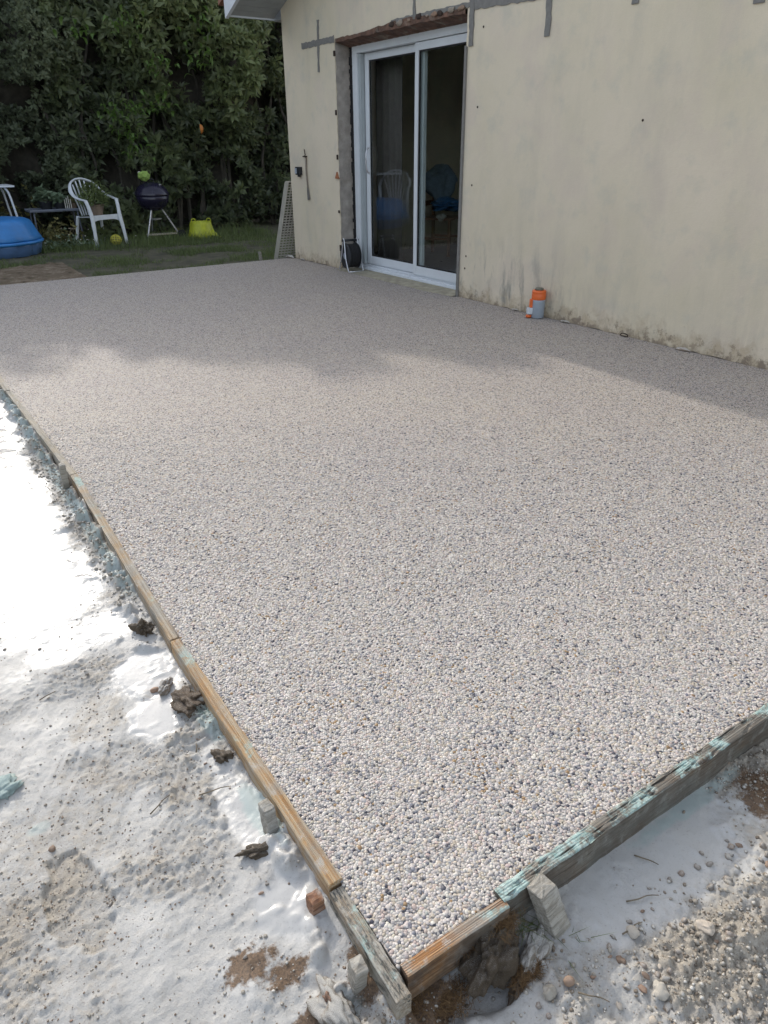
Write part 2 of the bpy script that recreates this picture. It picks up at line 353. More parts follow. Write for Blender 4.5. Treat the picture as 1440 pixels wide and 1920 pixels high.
M['shrub'] = leafmat('small_leaf_shrub', (.06, .08, .05), (.17, .20, .11), .5, .3)
M['yel'] = leafmat('yellowish_foliage', (.10, .10, .035), (.33, .30, .12), .6, .3)
M['sage'] = leafmat('grey_green_broad_leaf', (.10, .15, .09), (.24, .31, .20), .6, .25)
M['grass'] = leafmat('lawn_grass', (.07, .10, .035), (.24, .30, .11), .6, .3)
M['deadleaf'] = simple('orange_dead_leaf', (.45, .16, .03), .6)
M['branch'] = simple('dark_hedge_branch', (.06, .055, .045), .9, 0, .3, 10, .4)
M['soil'] = simple('bare_brown_soil', (.17, .13, .095), .95, 0, .3, 14, .8)
M['lawn'] = simple('lawn_soil', (.085, .08, .05), .95, 0, .35, 6, .6)
M['white_pl'] = simple('white_garden_plastic', (.62, .66, .70), .4, 0, .06, 12)
M['blue_pl'] = simple('blue_moulded_plastic', (.035, .20, .52), .42, 0, .12, 5)
M['blue_dk'] = simple('faded_blue_plastic', (.09, .17, .34), .5, 0, .15, 5)
M['enamel'] = simple('black_blue_enamel', (.018, .016, .035), .22, 0, .1, 8)
M['steel'] = simple('brushed_steel', (.62, .63, .66), .3, .7, .05, 8)
M['blackpl'] = simple('black_plastic', (.018, .02, .024), .45, 0, .1, 20)
M['lime'] = simple('lime_rubber', (.42, .46, .03), .5, 0, .15, 9)
M['limecloth'] = simple('light_green_cloth', (.27, .40, .10), .9, 0, .2, 30, .4)
M['yellow'] = simple('yellow_ball_plastic', (.50, .46, .06), .5, 0, .15, 20)
M['terra'] = simple('clay_pot', (.20, .15, .11), .85, 0, .2, 12)
M['greymetal'] = simple('grey_blue_tray', (.16, .18, .23), .5, .2, .1, 9)
M['orange'] = simple('orange_plastic', (.72, .14, .03), .42, 0, .05, 10)
M['gcyl'] = simple('grey_plastic', (.33, .38, .44), .42, 0, .05, 10)
M['gcap'] = simple('olive_grey_cap', (.14, .14, .11), .6, 0, .1, 30)
M['lattice'] = simple('grey_white_lattice_plastic', (.42, .40, .35), .6, 0, .1, 10)
M['iwall'] = simple('interior_wall', (.34, .31, .29), .9, 0, .06, 3)
M['ifloor'] = simple('interior_tiles', (.20, .19, .21), .35, 0, .1, 3)
M['curtain'] = simple('brown_grey_curtain', (.12, .10, .095), .95, 0, .08, 8)
M['bluecloth'] = simple('grey_blue_cloth', (.20, .27, .36), .9, 0, .15, 9, .4)
M['bluebag'] = simple('bright_blue_sheet', (.04, .17, .42), .3, 0, .3, 20, .4)
M['chairwood'] = simple('varnished_wood', (.22, .10, .045), .5, 0, .15, 12)
M['paper'] = simple('white_crumpled_paper', (.6, .58, .52), .8)
M['concrete'] = simple('slab_edge_concrete', (.36, .35, .33), .9, 0, .15, 20, .5)

# ------------------------------------------------------------------ ground sheets
g = MB(); g.add([(-120, -120, -.22), (120, -120, -.22), (120, 160, -.22), (-120, 160, -.22)], [(0, 1, 2, 3)])
tag(g.build('ground', M['lawn']), kind='structure')
def spaced(parts):
    out = []
    for a, b, s in parts: out += list(np.arange(a, b-1e-6, s))
    out.append(parts[-1][1]); return np.array(out)
xs = spaced([(-4.5, -.8, .08), (-.8, -.36, .012), (-.36, 1.72, .0042), (1.72, 2.4, .012), (2.4, 5.6, .08)])
ys = spaced([(-3, -.1, .08), (-.1, .12, .012), (.12, 2.3, .0042), (2.3, 5.0, .008), (5.0, 9.0, .05)])
def ell(X, Y, cx, cy, rx, ry, rot=0, soft=.25):
    c, s = math.cos(rot), math.sin(rot); u = ((X-cx)*c+(Y-cy)*s)/rx; v = (-(X-cx)*s+(Y-cy)*c)/ry
    q = np.sqrt(u*u+v*v) + .55*(vn2(X*15, Y*15, 5)-.5) + .28*(vn2(X*34, Y*34, 7)-.5) + .12*(vn2(X*70, Y*70, 6)-.5)
    return 1-sst(1-soft, 1+soft, q)
def ground_fields(X, Y):
    left = X < .43
    n2 = fbm(X, Y, 2.2, 3, 1); n8 = fbm(X, Y, 9, 4, 2); n30 = fbm(X, Y, 34, 4, 3); n90 = fbm(X, Y, 120, 3, 4)
    rough = sst(-.1, .5, fbm(X, Y, 5.5, 4, 8)+.15)                       # crumbly areas
    u = X*.55+Y*.83; v = -X*.83+Y*.55
    streak = fbm(u*3.0+.6*fbm(X, Y, 3, 2, 77), v*34, 1, 3, 9)                # trowelled drag marks
    h = -.086+.007*n2+.009*n8+np.where(left, .034, .010)*sst(.2, 1.0, Y)+np.where(left, .010*sst(.28, .40, X), 0)
    hr = .0042*n30+.0032*n90+.0014*fbm(X, Y, 330, 2, 44)
    cr = np.maximum(0, vn2(X*62, Y*62, 31)-.66)*.016+np.maximum(0, vn2(X*130, Y*130, 32)-.64)*.014
    front = (~left) | (Y < .60)
    stony = np.where(front, sst(.02, .20, .60-Y-.10+.10*fbm(X, Y, 6, 3, 14)+.35*sst(1.05, 1.5, X)+.1*sst(.55, .3, X)), 0)
    zone_streak = ell(X, Y, .10, 1.45, .24, .35)
    # slurry that pooled and set level
    wetm = np.clip(sst(1.85, 2.35, Y+.25*n8)*sst(.40, .27, X+.03*n30+.03*n8)*.95, 0, 1)
    wetm = wetm*.93; wetm = np.maximum(wetm, ell(X, Y, .325, 1.72, .095, .10)*1.0); wetm = np.maximum(wetm, ell(X, Y, .28, 1.54, .068, .10)*1.0)
    wetm = np.maximum(wetm, ell(X, Y, .36, 1.16, .045, .22)*.6); wetm = np.maximum(wetm, ell(X, Y, .34, .86, .065, .08)*.85)
    wetm = np.maximum(wetm, np.where(front, ell(X, Y, 1.08, .52, .33, .10)*.75, 0)); wetm = np.maximum(wetm, ell(X, Y, 1.30, .46, .14, .12)*.6)
    lvl = -.084+.0006*n2+np.where(left, .034, .010)*sst(.2, 1.0, Y)
    h = h+hr*(.25+.75*rough+.6*stony)+cr*(.25+.9*rough+.35*stony)+.0035*stony*fbm(X, Y, 75, 3, 66)+.0045*streak*zone_streak
    h = h*(1-wetm)+(lvl+.00008*n30+.0012*n8+.0016*np.maximum(n30, .1)*sst(3.0, 2.0, Y)*(Y > 1.9))*wetm
    # long lumps of clods against the outside of the formwork
    ridge = sst(.345, .375, X+.02*n8-np.interp(Y, [1.76, 3.2, 4.74], [0, .03, 0]))*(X < .45)*(sst(1.85, 2.1, Y)+ell(X, Y, .39, 1.44, .05, .14)+.7*ell(X, Y, .38, 1.0, .05, .08))
    lump = np.maximum(0, fbm(X, Y, 16, 4, 21)+.12)*.065*ridge
    lump2 = np.maximum(0, fbm(X, Y, 14, 4, 22)-.22)*.05*sst(.22, .34, X)*left*(1-wetm*.8)
    h = h+lump+lump2
    # shoe prints
    fp = np.zeros_like(h)
    for cx, cy, rx, ry, ro in ((-.012, 1.115, .056, .135, .10), (-.24, 1.0, .05, .13, -.1)):
        e = ell(X, Y, cx, cy, rx, ry, ro, .08); fp = np.maximum(fp, e)
    rim = np.clip(4*fp*(1-fp), 0, 1)
    h = h-.0085*fp+.003*rim+.0012*fp*n90
    wetm = wetm*(1-fp)
    h = np.where(stony > 0, h+.018*stony*np.maximum(0, n8+.1)+.006*stony*n30, h)
    # hollow under the short board
    h = h-.03*ell(X, Y, .60, .545, .10, .05)*front-.02*ell(X, Y, .36, .60, .04, .05)
    dirt = np.clip(.06+.35*sst(-.1, .5, fbm(X, Y, 3.1, 4, 55))+.6*rough*(n30*.5+.5)+.22*stony*(1+1.6*n8)+.45*zone_streak*np.clip(streak, 0, 1)+.6*fp*(.6+.3*n8)+.4*ell(X, Y, .16, 1.62, .08, .09), 0, 1)
    dirt = dirt+.6*sst(1.22, 1.32, X+.05*n8)*(Y < .62)
    dirt = np.clip(dirt*(1-.85*wetm)+12*(lump+lump2), 0, 1)
    brown = np.zeros_like(h)
    for cx, cy, rx, ry in ((.23, .80, .055, .035), (.27, .755, .05, .03), (.40, .67, .05, .05), (.47, .58, .07, .035), (1.42, .50, .07, .09), (.30, .66, .05, .02)):
        brown = np.maximum(brown, ell(X, Y, cx, cy, rx, ry, 0, .8)*(.90+.5*n30))
    brown = np.clip(brown+.35*(lump+lump2)*22, 0, 1)
    teal = np.clip(ell(X, Y, .405, 1.43, .04, .09, 0, .6)+ell(X, Y, .385, 1.10, .03, .12, 0, .6)*.8+ell(X, Y, -.10, 1.52, .035, .04, 0, .5)+.6*ell(X, Y, -.04, 1.35, .03, .02, 0, .5)+.7*sst(.35, .39, X)*(X < .42)*sst(1.9, 2.3, Y)+.5*ell(X, Y, .33, .64, .05, .04, 0, .5), 0, 1)*(X < .43)
    teal = np.clip(teal+.7*ell(X, Y, 1.25, .575, .2, .02, 0, .6)*(X > .43), 0, 1)
    wet = np.clip(wetm+.55*(1-rough)*(1-stony)*(1-fp)*(.7+.5*n8)+.15*teal, 0, 1)
    return h, wet, dirt, brown, teal
def gh(x, y):
    return float(ground_fields(np.array([float(x)]), np.array([float(y)]))[0][0])
X, Y = np.meshgrid(xs, ys); h, wet, dirt, brown, teal = ground_fields(X, Y)
nx, ny = len(xs), len(ys); V = np.stack([X, Y, h], -1).reshape(-1, 3)
i, j = np.meshgrid(np.arange(nx-1), np.arange(ny-1)); q = (j*nx+i).ravel()
keep = ~(((X[:-1, :-1] > .50) & (Y[:-1, :-1] > .63))).ravel(); q = q[keep]
Fq = np.stack([q, q+1, q+nx+1, q+nx], -1)
used = np.unique(Fq); rm = -np.ones(len(V), np.int64); rm[used] = np.arange(len(used))
sl = np_mesh('slurry_ground', V[used], rm[Fq], M['ground'], smooth=True, attrs=dict(wet=wet.ravel()[used], dirt=dirt.ravel()[used], brown=brown.ravel()[used], teal=teal.ravel()[used]))
tag(sl, kind='structure')
# lawn and bare earth beyond the terrace
def sheet(name, x0, x1, y0, y1, step, z, amp, mat, seed):
    a = np.arange(x0, x1+step, step); b = np.arange(y0, y1+step, step); A, B = np.meshgrid(a, b)
    Z = z+amp*fbm(A, B, 1.2, 4, seed)+amp*.5*fbm(A, B, 14, 3, seed+3)
    n_, m_ = len(a), len(b); ii, jj = np.meshgrid(np.arange(n_-1), np.arange(m_-1)); qq = (jj*n_+ii).ravel()
    return tag(np_mesh(name, np.stack([A, B, Z], -1).reshape(-1, 3), np.stack([qq, qq+1, qq+n_+1, qq+n_], -1), mat, smooth=True), kind='structure')
sheet('lawn_ground', -9, 12, 9.02, 17, .08, -.10, .02, M['lawn'], 51)
def m_soilpatch():
    t = NT('trodden_earth'); P = t.coord('Object'); n = t.noise(P, 9, 8, .7)
    c = t.ramp(n, [(.3, (.075, .06, .035)), (.5, (.18, .14, .10)), (.7, (.30, .25, .19))]); return t.set(c, .95, t.bump(t.noise(P, 45, 6, .7), .9, .02), spec=.2)
M['earth'] = m_soilpatch()
sheet('bare_earth', -3, 2.0, 9.03, 10.9, .03, -.075, .03, M['earth'], 61)

# ------------------------------------------------------------------ terrace slab + pebbles
SX0, SX1, SY0, SY1 = .433, 4.566, .618, 8.99
t_ = MB()
ring = [(SX0, SY0), (SX1, SY0), (SX1, SY1), (.431, SY1), (.433, 4.74), (.470, 3.2), (.437, 1.76)]; nr = len(ring)
t_.add([(x, y, -.0035) for x, y in ring]+[(x, y, -.16) for x, y in ring], [tuple(range(nr))]+[(k, k+nr, (k+1) % nr+nr, (k+1) % nr) for k in range(nr)])
terrace = tag(t_.build('terrace', M['slab']), kind='structure')
# hex-jittered pebbles where they are large enough to see singly
pitch = .0064; rows = np.arange(SY0+.003, 5.2, pitch*.866); P2 = []
for k, yy in enumerate(rows):
    xx = np.arange(SX0+.003, 4.4, pitch)+(pitch/2 if k % 2 else 0); P2.append(np.stack([xx, np.full_like(xx, yy)], -1))
P2 = np.concatenate(P2); P2 += RNG.uniform(-1, 1, P2.shape)*pitch*.30
D = np.stack([P2[:, 0], P2[:, 1], np.full(len(P2), -CAMH)], -1)
zc = D @ np.array(CF); px = 720+1330*(D @ np.array(CR))/zc; py = 960-1330*(D @ np.array(CU))/zc
ok = (px > -60) & (px < 1500) & (py < 1990) & (zc > 0) & (P2[:, 0] > np.interp(P2[:, 1], [SY0, 1.76, 3.2, 4.74], [SX0, .437, .470, .433])+.001) & (P2[:, 1] > SY0+.001) & (zc < 3.9-RNG.random(len(P2))*2.0)
P2 = P2[ok]; n = len(P2)
sz = np.exp(RNG.normal(0, .16, n))*pitch*.60
scl = np.stack([sz*RNG.uniform(.95, 1.3, n), sz*RNG.uniform(.8, 1.05, n), sz*RNG.uniform(.42, .6, n)], -1)
rot = np.stack([RNG.normal(0, .16, n), RNG.normal(0, .16, n), RNG.uniform(0, 6.28, n)], -1)
pc = np.zeros((n, 4)); pc[:, 3] = 1; r = RNG.random(n)
clus = fbm(P2[:, 0], P2[:, 1], 14, 3, 91); r = np.clip(r+np.where(r > .6, clus*.10, 0), 0, .9999)
acc = 0
for f_, c_ in PAL: 
    s_ = (r >= acc) & (r < acc+f_+1e-9); pc[s_, :3] = c_; acc += f_
pc[:, :3] *= RNG.uniform(.84, 1.12, (n, 1))*np.exp(RNG.normal(0, .014, (n, 3)))
me = bpy.data.meshes.new('pebble_points'); me.vertices.add(n)
me.vertices.foreach_set('co', np.stack([P2[:, 0], P2[:, 1], -.0034+RNG.normal(0, .0005, n)], -1).astype(np.float32).ravel())
for a_, v_, ty in (('prot', rot, 'FLOAT_VECTOR'), ('pscl', scl, 'FLOAT_VECTOR')):
    at = me.attributes.new(a_, ty, 'POINT'); at.data.foreach_set('vector', v_.astype(np.float32).ravel())
at = me.attributes.new('pcol', 'FLOAT_COLOR', 'POINT'); at.data.foreach_set('color', pc.astype(np.float32).ravel())
me.materials.append(M['pebble']); peb = link(bpy.data.objects.new('pebble_layer', me), terrace); peb['kind'] = 'stuff'
ng = bpy.data.node_groups.new('scatter_pebbles', 'GeometryNodeTree')
ng.interface.new_socket('Geometry', in_out='INPUT', socket_type='NodeSocketGeometry'); ng.interface.new_socket('Geometry', in_out='OUTPUT', socket_type='NodeSocketGeometry')
gi = ng.nodes.new('NodeGroupInput'); go = ng.nodes.new('NodeGroupOutput'); ip = ng.nodes.new('GeometryNodeInstanceOnPoints'); ic = ng.nodes.new('GeometryNodeMeshIcoSphere'); ic.inputs['Radius'].default_value = 1; ic.inputs['Subdivisions'].default_value = 2
sm = ng.nodes.new('GeometryNodeSetMaterial'); sm.inputs['Material'].default_value = M['pebble']; ss = ng.nodes.new('GeometryNodeSetShadeSmooth')
na = ng.nodes.new('GeometryNodeInputNamedAttribute'); na.data_type = 'FLOAT_VECTOR'; na.inputs[0].default_value = 'prot'
nb = ng.nodes.new('GeometryNodeInputNamedAttribute'); nb.data_type = 'FLOAT_VECTOR'; nb.inputs[0].default_value = 'pscl'
L = ng.links.new
L(gi.outputs[0], ip.inputs['Points']); L(ic.outputs[0], ss.inputs[0]); L(ss.outputs[0], sm.inputs[0]); L(sm.outputs[0], ip.inputs['Instance'])
L(na.outputs[0], ip.inputs['Rotation']); L(nb.outputs[0], ip.inputs['Scale']); L(ip.outputs[0], go.inputs[0])
peb.modifiers.new('scatter', 'NODES').node_group = ng
print('pebbles', n)

# ------------------------------------------------------------------ house
house = empty('house', (4.57, 8.93, 0), 0, 'cream rendered house wall with a sliding glass door beside the terrace', 'house')
WX, WX2 = 4.57, 4.90; OY0, OY1, OZ = 5.54, 7.73, 2.30
def hpart(mb, name, mat, parent=house, **k):
    o = mb.build(name, mat, None, **k); o.parent = parent
    M_ = Matrix.Identity(4); p = parent
    off = Vector((4.57, 8.93, 0)); o.data.transform(Matrix.Translation(-off)) if parent is house else None
    return o
# all house children meshes are given in world metres; shift them into the Empty's frame
def HP(mb, name, mat, parent=None, **k):
    o = mb.build(name, mat, parent or house, **k)
    if parent is None: o.data.transform(Matrix.Translation((-4.57, -8.93, 0)))
    return o
def wallz(y): return 2.74+.38*(8.93-y)
def prism(poly_yz, x0, x1):
    mb = MB(); n_ = len(poly_yz); vs_ = [(x0, a, b) for a, b in poly_yz]+[(x1, a, b) for a, b in poly_yz]
    fs_ = [tuple(range(n_)), tuple(range(2*n_-1, n_-1, -1))]+[(k, k+n_, (k+1) % n_+n_, (k+1) % n_) for k in range(n_)]
    return mb.add(vs_, fs_)
# face with ragged plaster foot and ragged opening edge
def ragged(p, q, n_, amp, seed, axis):
    rr = random.Random(seed); out = []
    for k in range(n_+1):
        t = k/n_; y = p[0]+(q[0]-p[0])*t; z = p[1]+(q[1]-p[1])*t; d = rr.uniform(-1, 1)*amp*(0 if k in (0, n_) else 1)
        out.append((y+(d if axis == 0 else 0), z+(d if axis == 1 else 0)))
    return out
rr = random.Random(5)
foot = ragged((-3.0, -.004), (OY0, -.004), 120, .006, 3, 1)
poly = foot+ragged((OY0, 0.0), (OY0, OZ), 70, .004, 4, 0)[1:]+[(OY0, wallz(OY0)), (-3.0, wallz(-3.0))]
HP(prism(poly, WX, WX2), 'wall', M['wall'])
foot2 = ragged((OY1, .0), (8.93, -.002), 60, .007, 13, 1)
poly = foot2+[(8.93, wallz(8.93)), (OY1, wallz(OY1))]+ragged((OY1, OZ), (OY1, 0.), 90, .007, 14, 0)[1:-1]
HP(prism(poly, WX, WX2), 'wall', M['wall'])
ptop = ragged((OY0, OZ+.02), (OY1, OZ+.02), 40, .006, 23, 1)
HP(prism(ptop+[(OY1, wallz(OY1)), (OY0, wallz(OY0))], WX, WX2), 'wall', M['wall'])
# far end wall and other walls (box of the house)
HP(MB().box((WX2, 8.60, -.15), (11, 8.93, 2.74)), 'wall', M['wall'])
for a_, b_, c_, d_ in ((-3, 1.5, -.15, 2.74), (5.5, 8.6, -.15, 2.74), (1.5, 5.5, -.15, 1.1), (1.5, 5.5, 1.9, 2.74)): HP(MB().box((10.7, a_, c_), (11, b_, d_)), 'wall', M['iwall'])  # pieces leave an unseen opening, added to let daylight into the room
HP(MB().box((WX2, -3, -.15), (10.7, -2.7, 2.74)), 'wall', M['iwall'])
HP(MB().box((WX2, -2.7, 2.55), (10.7, 8.6, 2.72)), 'ceiling', M['iwall'])
HP(MB().box((WX2, -2.7, -.15), (10.7, 8.6, .02)), 'floor', M['ifloor'])
HP(MB().box((WX, -3, -.16), (WX2, 8.93, -.012)), 'footing', M['concrete'])
# bare cement reveal on the far jamb, with chips
rv = MB(); rr = random.Random(9); N_ = 40
cols_ = [4.572, 4.62, 4.67, 4.72, 4.762]
for k in range(N_+1):
    z = .0+(2.30)*k/N_
    for c_ in cols_: rv.v.append((c_+(rr.uniform(-.004, .006) if c_ > 4.75 or c_ < 4.58 else 0), 7.722-rr.uniform(0, .006), z))
for k in range(N_):
    for c_ in range(4): rv.f.append((k*5+c_, k*5+c_+1, (k+1)*5+c_+1, (k+1)*5+c_))
HP(rv, 'reveal', M['raw'])
gb = MB(); rr = random.Random(10)
for k in range(60): gb.box((4.738+rr.uniform(-.010, .008), 7.656, .03+k*.0375), (4.80, 7.7165, .03+(k+1)*.0375))
HP(gb, 'sealing_foam', M['gasket'])
# lintel: rusty steel/brick strip seen over the head
lt = MB(); rr = random.Random(12); N_ = 44
for k in range(N_+1):
    y = 7.70-(7.70-5.56)*k/N_; top = 2.318+.012*rr.random()+.03*math.exp(-((y-6.5)/.5)**2); x = 4.566-.010*rr.random()
    lt.v += [(x, y, top), (x-.002*rr.random(), y, 2.285+.012*rr.random()), (4.70, y, 2.262+.01*rr.random()), (4.745, y, 2.25), (4.745, y, top)]
for k in range(N_):
    for c_ in range(4): lt.f.append((k*5+c_, k*5+c_+1, (k+1)*5+c_+1, (k+1)*5+c_))
HP(lt, 'lintel', M['rust'])
# mortar patch strips (each its own part), proud of the render
def strip(y0, z0, y1, z1, wd, seed, th=.006, n_=14, w2=None):
    rr = random.Random(seed); a = Vector((y0, z0)); b = Vector((y1, z1)); d = (b-a).normalized(); p = Vector((-d.y, d.x)); up = []; dn = []
    n_ = max(4, int((b-a).length/.035))
    for k in range(n_+1):
        t = k/n_; w_ = wd+(0 if w2 is None else (w2-wd)*t); c_ = a+(b-a)*t
        up.append(tuple(c_+p*(w_/2+rr.uniform(-.006, .006)))); dn.append(tuple(c_-p*(w_/2+rr.uniform(-.006, .006))))
    return HP(prism(up+dn[::-1], WX-th, WX+.004), 'mortar_strip', M['mortar'], bevel=0)
strip(8.46, 2.325, 7.735, 2.325, .058, 1); strip(8.06, 2.53, 8.09, 2.05, .034, 2, .009); strip(6.29, 2.9, 6.29, 2.345, .034, 3, .009)
strip(6.66, 2.352, 5.50, 2.345, .035, 4, .007); strip(5.47, 2.345, 4.45, 2.285, .085, 5, .007, w2=.05); strip(5.49, 2.95, 5.475, 2.05, .05, 6, .011)
strip(4.60, 2.6, 4.595, 2.03, .055, 7, .009); strip(3.81, 2.6, 3.81, 2.13, .055, 8, .009); strip(2.92, 2.6, 2.92, 2.02, .06, 19, .009); strip(4.45, 2.30, 2.2, 2.42, .05, 20, .007)
# grey jamb edge strip at the near side of the opening
jm = prism(ragged((5.515, -.01), (5.545, -.01), 1, 0, 1, 1)+ragged((5.545, 2.05), (5.545, 2.06), 1, 0, 2, 1)+[(5.52, 2.05)], 4.553, 4.569); HP(jm, 'jamb_edging', M['mortar'])
# door sill of dusty concrete
sb = MB(); rr = random.Random(31); N_ = 40
for k in range(N_+1):
    y = 5.54+2.18*k/N_; xo = 4.50+.012*rr.random()-(.02 if k > 4 else 0)
    sb.v += [(xo, y, -.002), (xo+.02, y, .004+.003*rr.random()), (4.60, y, .012+.003*rr.random()), (4.70, y, .018)]
for k in range(N_):
    for c_ in range(3): sb.f.append((k*4+c_, k*4+c_+1, (k+1)*4+c_+1, (k+1)*4+c_))
HP(sb, 'door_sill', M['step'])
# small fixings in the render
for y, z in ((5.33, 2.17), (5.36, 1.60), (5.39, 0.99), (5.43, .38), (5.44, .27), (3.62, 1.45)):
    HP(MB().lathe([(.008, 0), (.0095, .002), (.006, .006)], n=8, M=Matrix.Translation((4.571, y, z)) @ Matrix.Rotation(R_(-90), 4, 'Y')), 'screw_plug', M['rust_dark'])
for y, z, hh in ((7.725, 2.17, .05), (7.728, 1.62, .05), (7.73, 1.18, .05), (7.73, .20, .07), (7.735, .62, .03)):
    HP(MB().box((4.556, y, z), (4.60, y+.022, z+hh), None), 'shutter_hinge', M['rust_dark'], bevel=.003)
HP(MB().add([(4.555, 7.76, 1.055), (4.555, 7.72, .985), (4.555, 7.80, .985), (4.575, 7.76, 1.055), (4.575, 7.72, .985), (4.575, 7.80, .985)], [(0, 1, 2), (3, 5, 4), (0, 3, 4, 1), (1, 4, 5, 2), (2, 5, 3, 0)]), 'fixing_wedge', simple('orange_brown_wedge', (.33, .13, .06), .7))
# sliding door: outer frame, two sashes, glass, tracks, handle
door = empty('sliding_door'); door.parent = house; door.location = (-4.57, -8.93, 0)
def DP(mb, name, mat, **k): return mb.build(name, mat, door, **k)
FX = 4.735
f = MB()
f.box((FX, 7.565, .02), (FX+.115, 7.655, 2.26)); f.box((FX, 5.545, .02), (FX+.115, 5.60, 2.26)); f.box((FX, 5.60, 2.19), (FX+.115, 7.565, 2.26))
DP(f, 'frame', M['white_alu'], bevel=.004)
DP(MB().box((FX-.012, 5.56, 2.262), (FX+.10, 7.68, 2.30)), 'head_trim', simple('beige_head_trim', (.38, .37, .34), .7))
f = MB(); f.box((FX-.035, 5.60, .018), (FX+.02, 7.565, .034)); f.box((FX-.012, 5.60, .034), (FX+.02, 7.565, .050)); f.box((FX+.03, 5.60, .03), (FX+.048, 7.565, .066)); f.box((FX+.075, 5.60, .03), (FX+.09, 7.565, .078))
DP(f, 'bottom_track', M['white_alu'], bevel=.002)
DP(MB().box((FX-.03, 5.602, .0), (FX+.115, 7.598, .0178)), 'track_base', M['gasket'])
DP(MB().box((FX+.116, 5.602, .02), (FX+.16, 7.598, .05)), 'track_base', M['gasket'])
def sash(x0, y0, y1, sl, sr, mat, name='sash'):
    s = MB(); z0, z1 = .068, 2.185; d = .038
    s.box((x0, y1-sl, z0), (x0+d, y1, z1)); s.box((x0, y0, z0), (x0+d, y0+sr, z1)); s.box((x0+.002, y0+sr, z0), (x0+d-.002, y1-sl, z0+.09)); s.box((x0+.002, y0+sr, z1-.065), (x0+d-.002, y1-sl, z1))
    DP(s, name, mat, bevel=.003)
    gk = MB(); a, b, c, e = y0+sr, y1-sl, z0+.09, z1-.065; q_ = .012
    for lo, hi in (((a, c), (b, c+q_)), ((a, e-q_), (b, e)), ((a, c+q_), (a+q_, e-q_)), ((b-q_, c+q_), (b, e-q_))): gk.box((x0+.010, lo[0], lo[1]), (x0+.026, hi[0], hi[1]))
    DP(gk, 'glazing_gasket', M['gasket'])
    DP(MB().box((x0+.015, a+q_*.5, c+q_*.5), (x0+.021, b-q_*.5, e-q_*.5)), 'glass_pane', M['glass'])
sash(FX+.018, 5.605, 6.53, .055, .055, M['white_alu'])
sash(FX+.066, 6.44, 7.51, .075, .15, M['white_alu'])
DP(MB().box((FX+.02, 7.515, .07), (FX+.064, 7.564, 2.185)), 'weather_strip', M['grey_pvc'])
hd = MB(); hd.tube(smoothpath([(FX+.066, 7.445, 1.30), (FX+.03, 7.44, 1.27), (FX+.015, 7.435, 1.17), (FX+.03, 7.44, 1.07), (FX+.066, 7.445, 1.04)], 5), .008, 8)
DP(hd, 'handle', M['steel'], smooth=True)
# roof: low gable rising toward the camera, boxed eave at the far end
p_ = .38; ex = 3.985
def rz(y, d=0): return 2.655+d+p_*(9.12-y)
rf = MB(); rf.add([(ex, 9.35, rz(9.12, -.0)+.12), (11.6, 9.35, rz(9.12)+.12), (11.6, -3.4, rz(-3.4)+.22), (ex, -3.4, rz(-3.4)+.22), (ex, 9.35, rz(9.12)+.17), (11.6, 9.35, rz(9.12)+.17), (11.6, -3.4, rz(-3.4)+.27), (ex, -3.4, rz(-3.4)+.27)], [(3, 2, 1, 0), (4, 5, 6, 7), (0, 1, 5, 4), (1, 2, 6, 5), (2, 3, 7, 6), (3, 0, 4, 7)])
HP(rf, 'roof', M['tile'])
# soffit boards (lines run across the overhang), under the rake
k = 0; y = 9.11
while y > -3.3:
    y2 = y-.095; s = MB(); a, b = rz(y), rz(y2+.006)
    s.add([(ex+.02, y, a), (4.568, y, a), (4.568, y2+.006, b), (ex+.02, y2+.006, b), (ex+.02, y, a+.012), (4.568, y, a+.012), (4.568, y2+.006, b+.012), (ex+.02, y2+.006, b+.012)], [(3, 2, 1, 0), (4, 5, 6, 7), (0, 1, 5, 4), (1, 2, 6, 5), (2, 3, 7, 6), (3, 0, 4, 7)])
    HP(s, 'soffit_board', M['soffit']); y = y2
HP(MB().add([(ex-.02, 9.14, rz(9.12)-.03), (ex-.02, -3.3, rz(-3.3)-.03), (ex-.02, -3.3, rz(-3.3)+.20), (ex-.02, 9.14, rz(9.12)+.15), (ex+.019, 9.14, rz(9.12)-.03), (ex+.019, -3.3, rz(-3.3)-.03), (ex+.019, -3.3, rz(-3.3)+.20), (ex+.019, 9.14, rz(9.12)+.15)], [(0, 1, 2, 3), (7, 6, 5, 4), (0, 4, 5, 1), (1, 5, 6, 2), (2, 6, 7, 3), (3, 7, 4, 0)]), 'barge_board', M['fascia'])
HP(MB().box((ex+.02, 9.115, rz(9.12)-.012), (11, 9.14, rz(9.12)+.15)), 'fascia', M['fascia'])
HP(MB().box((4.572, 8.935, 2.63), (11, 9.113, 2.645)), 'soffit_board', M['soffit'])

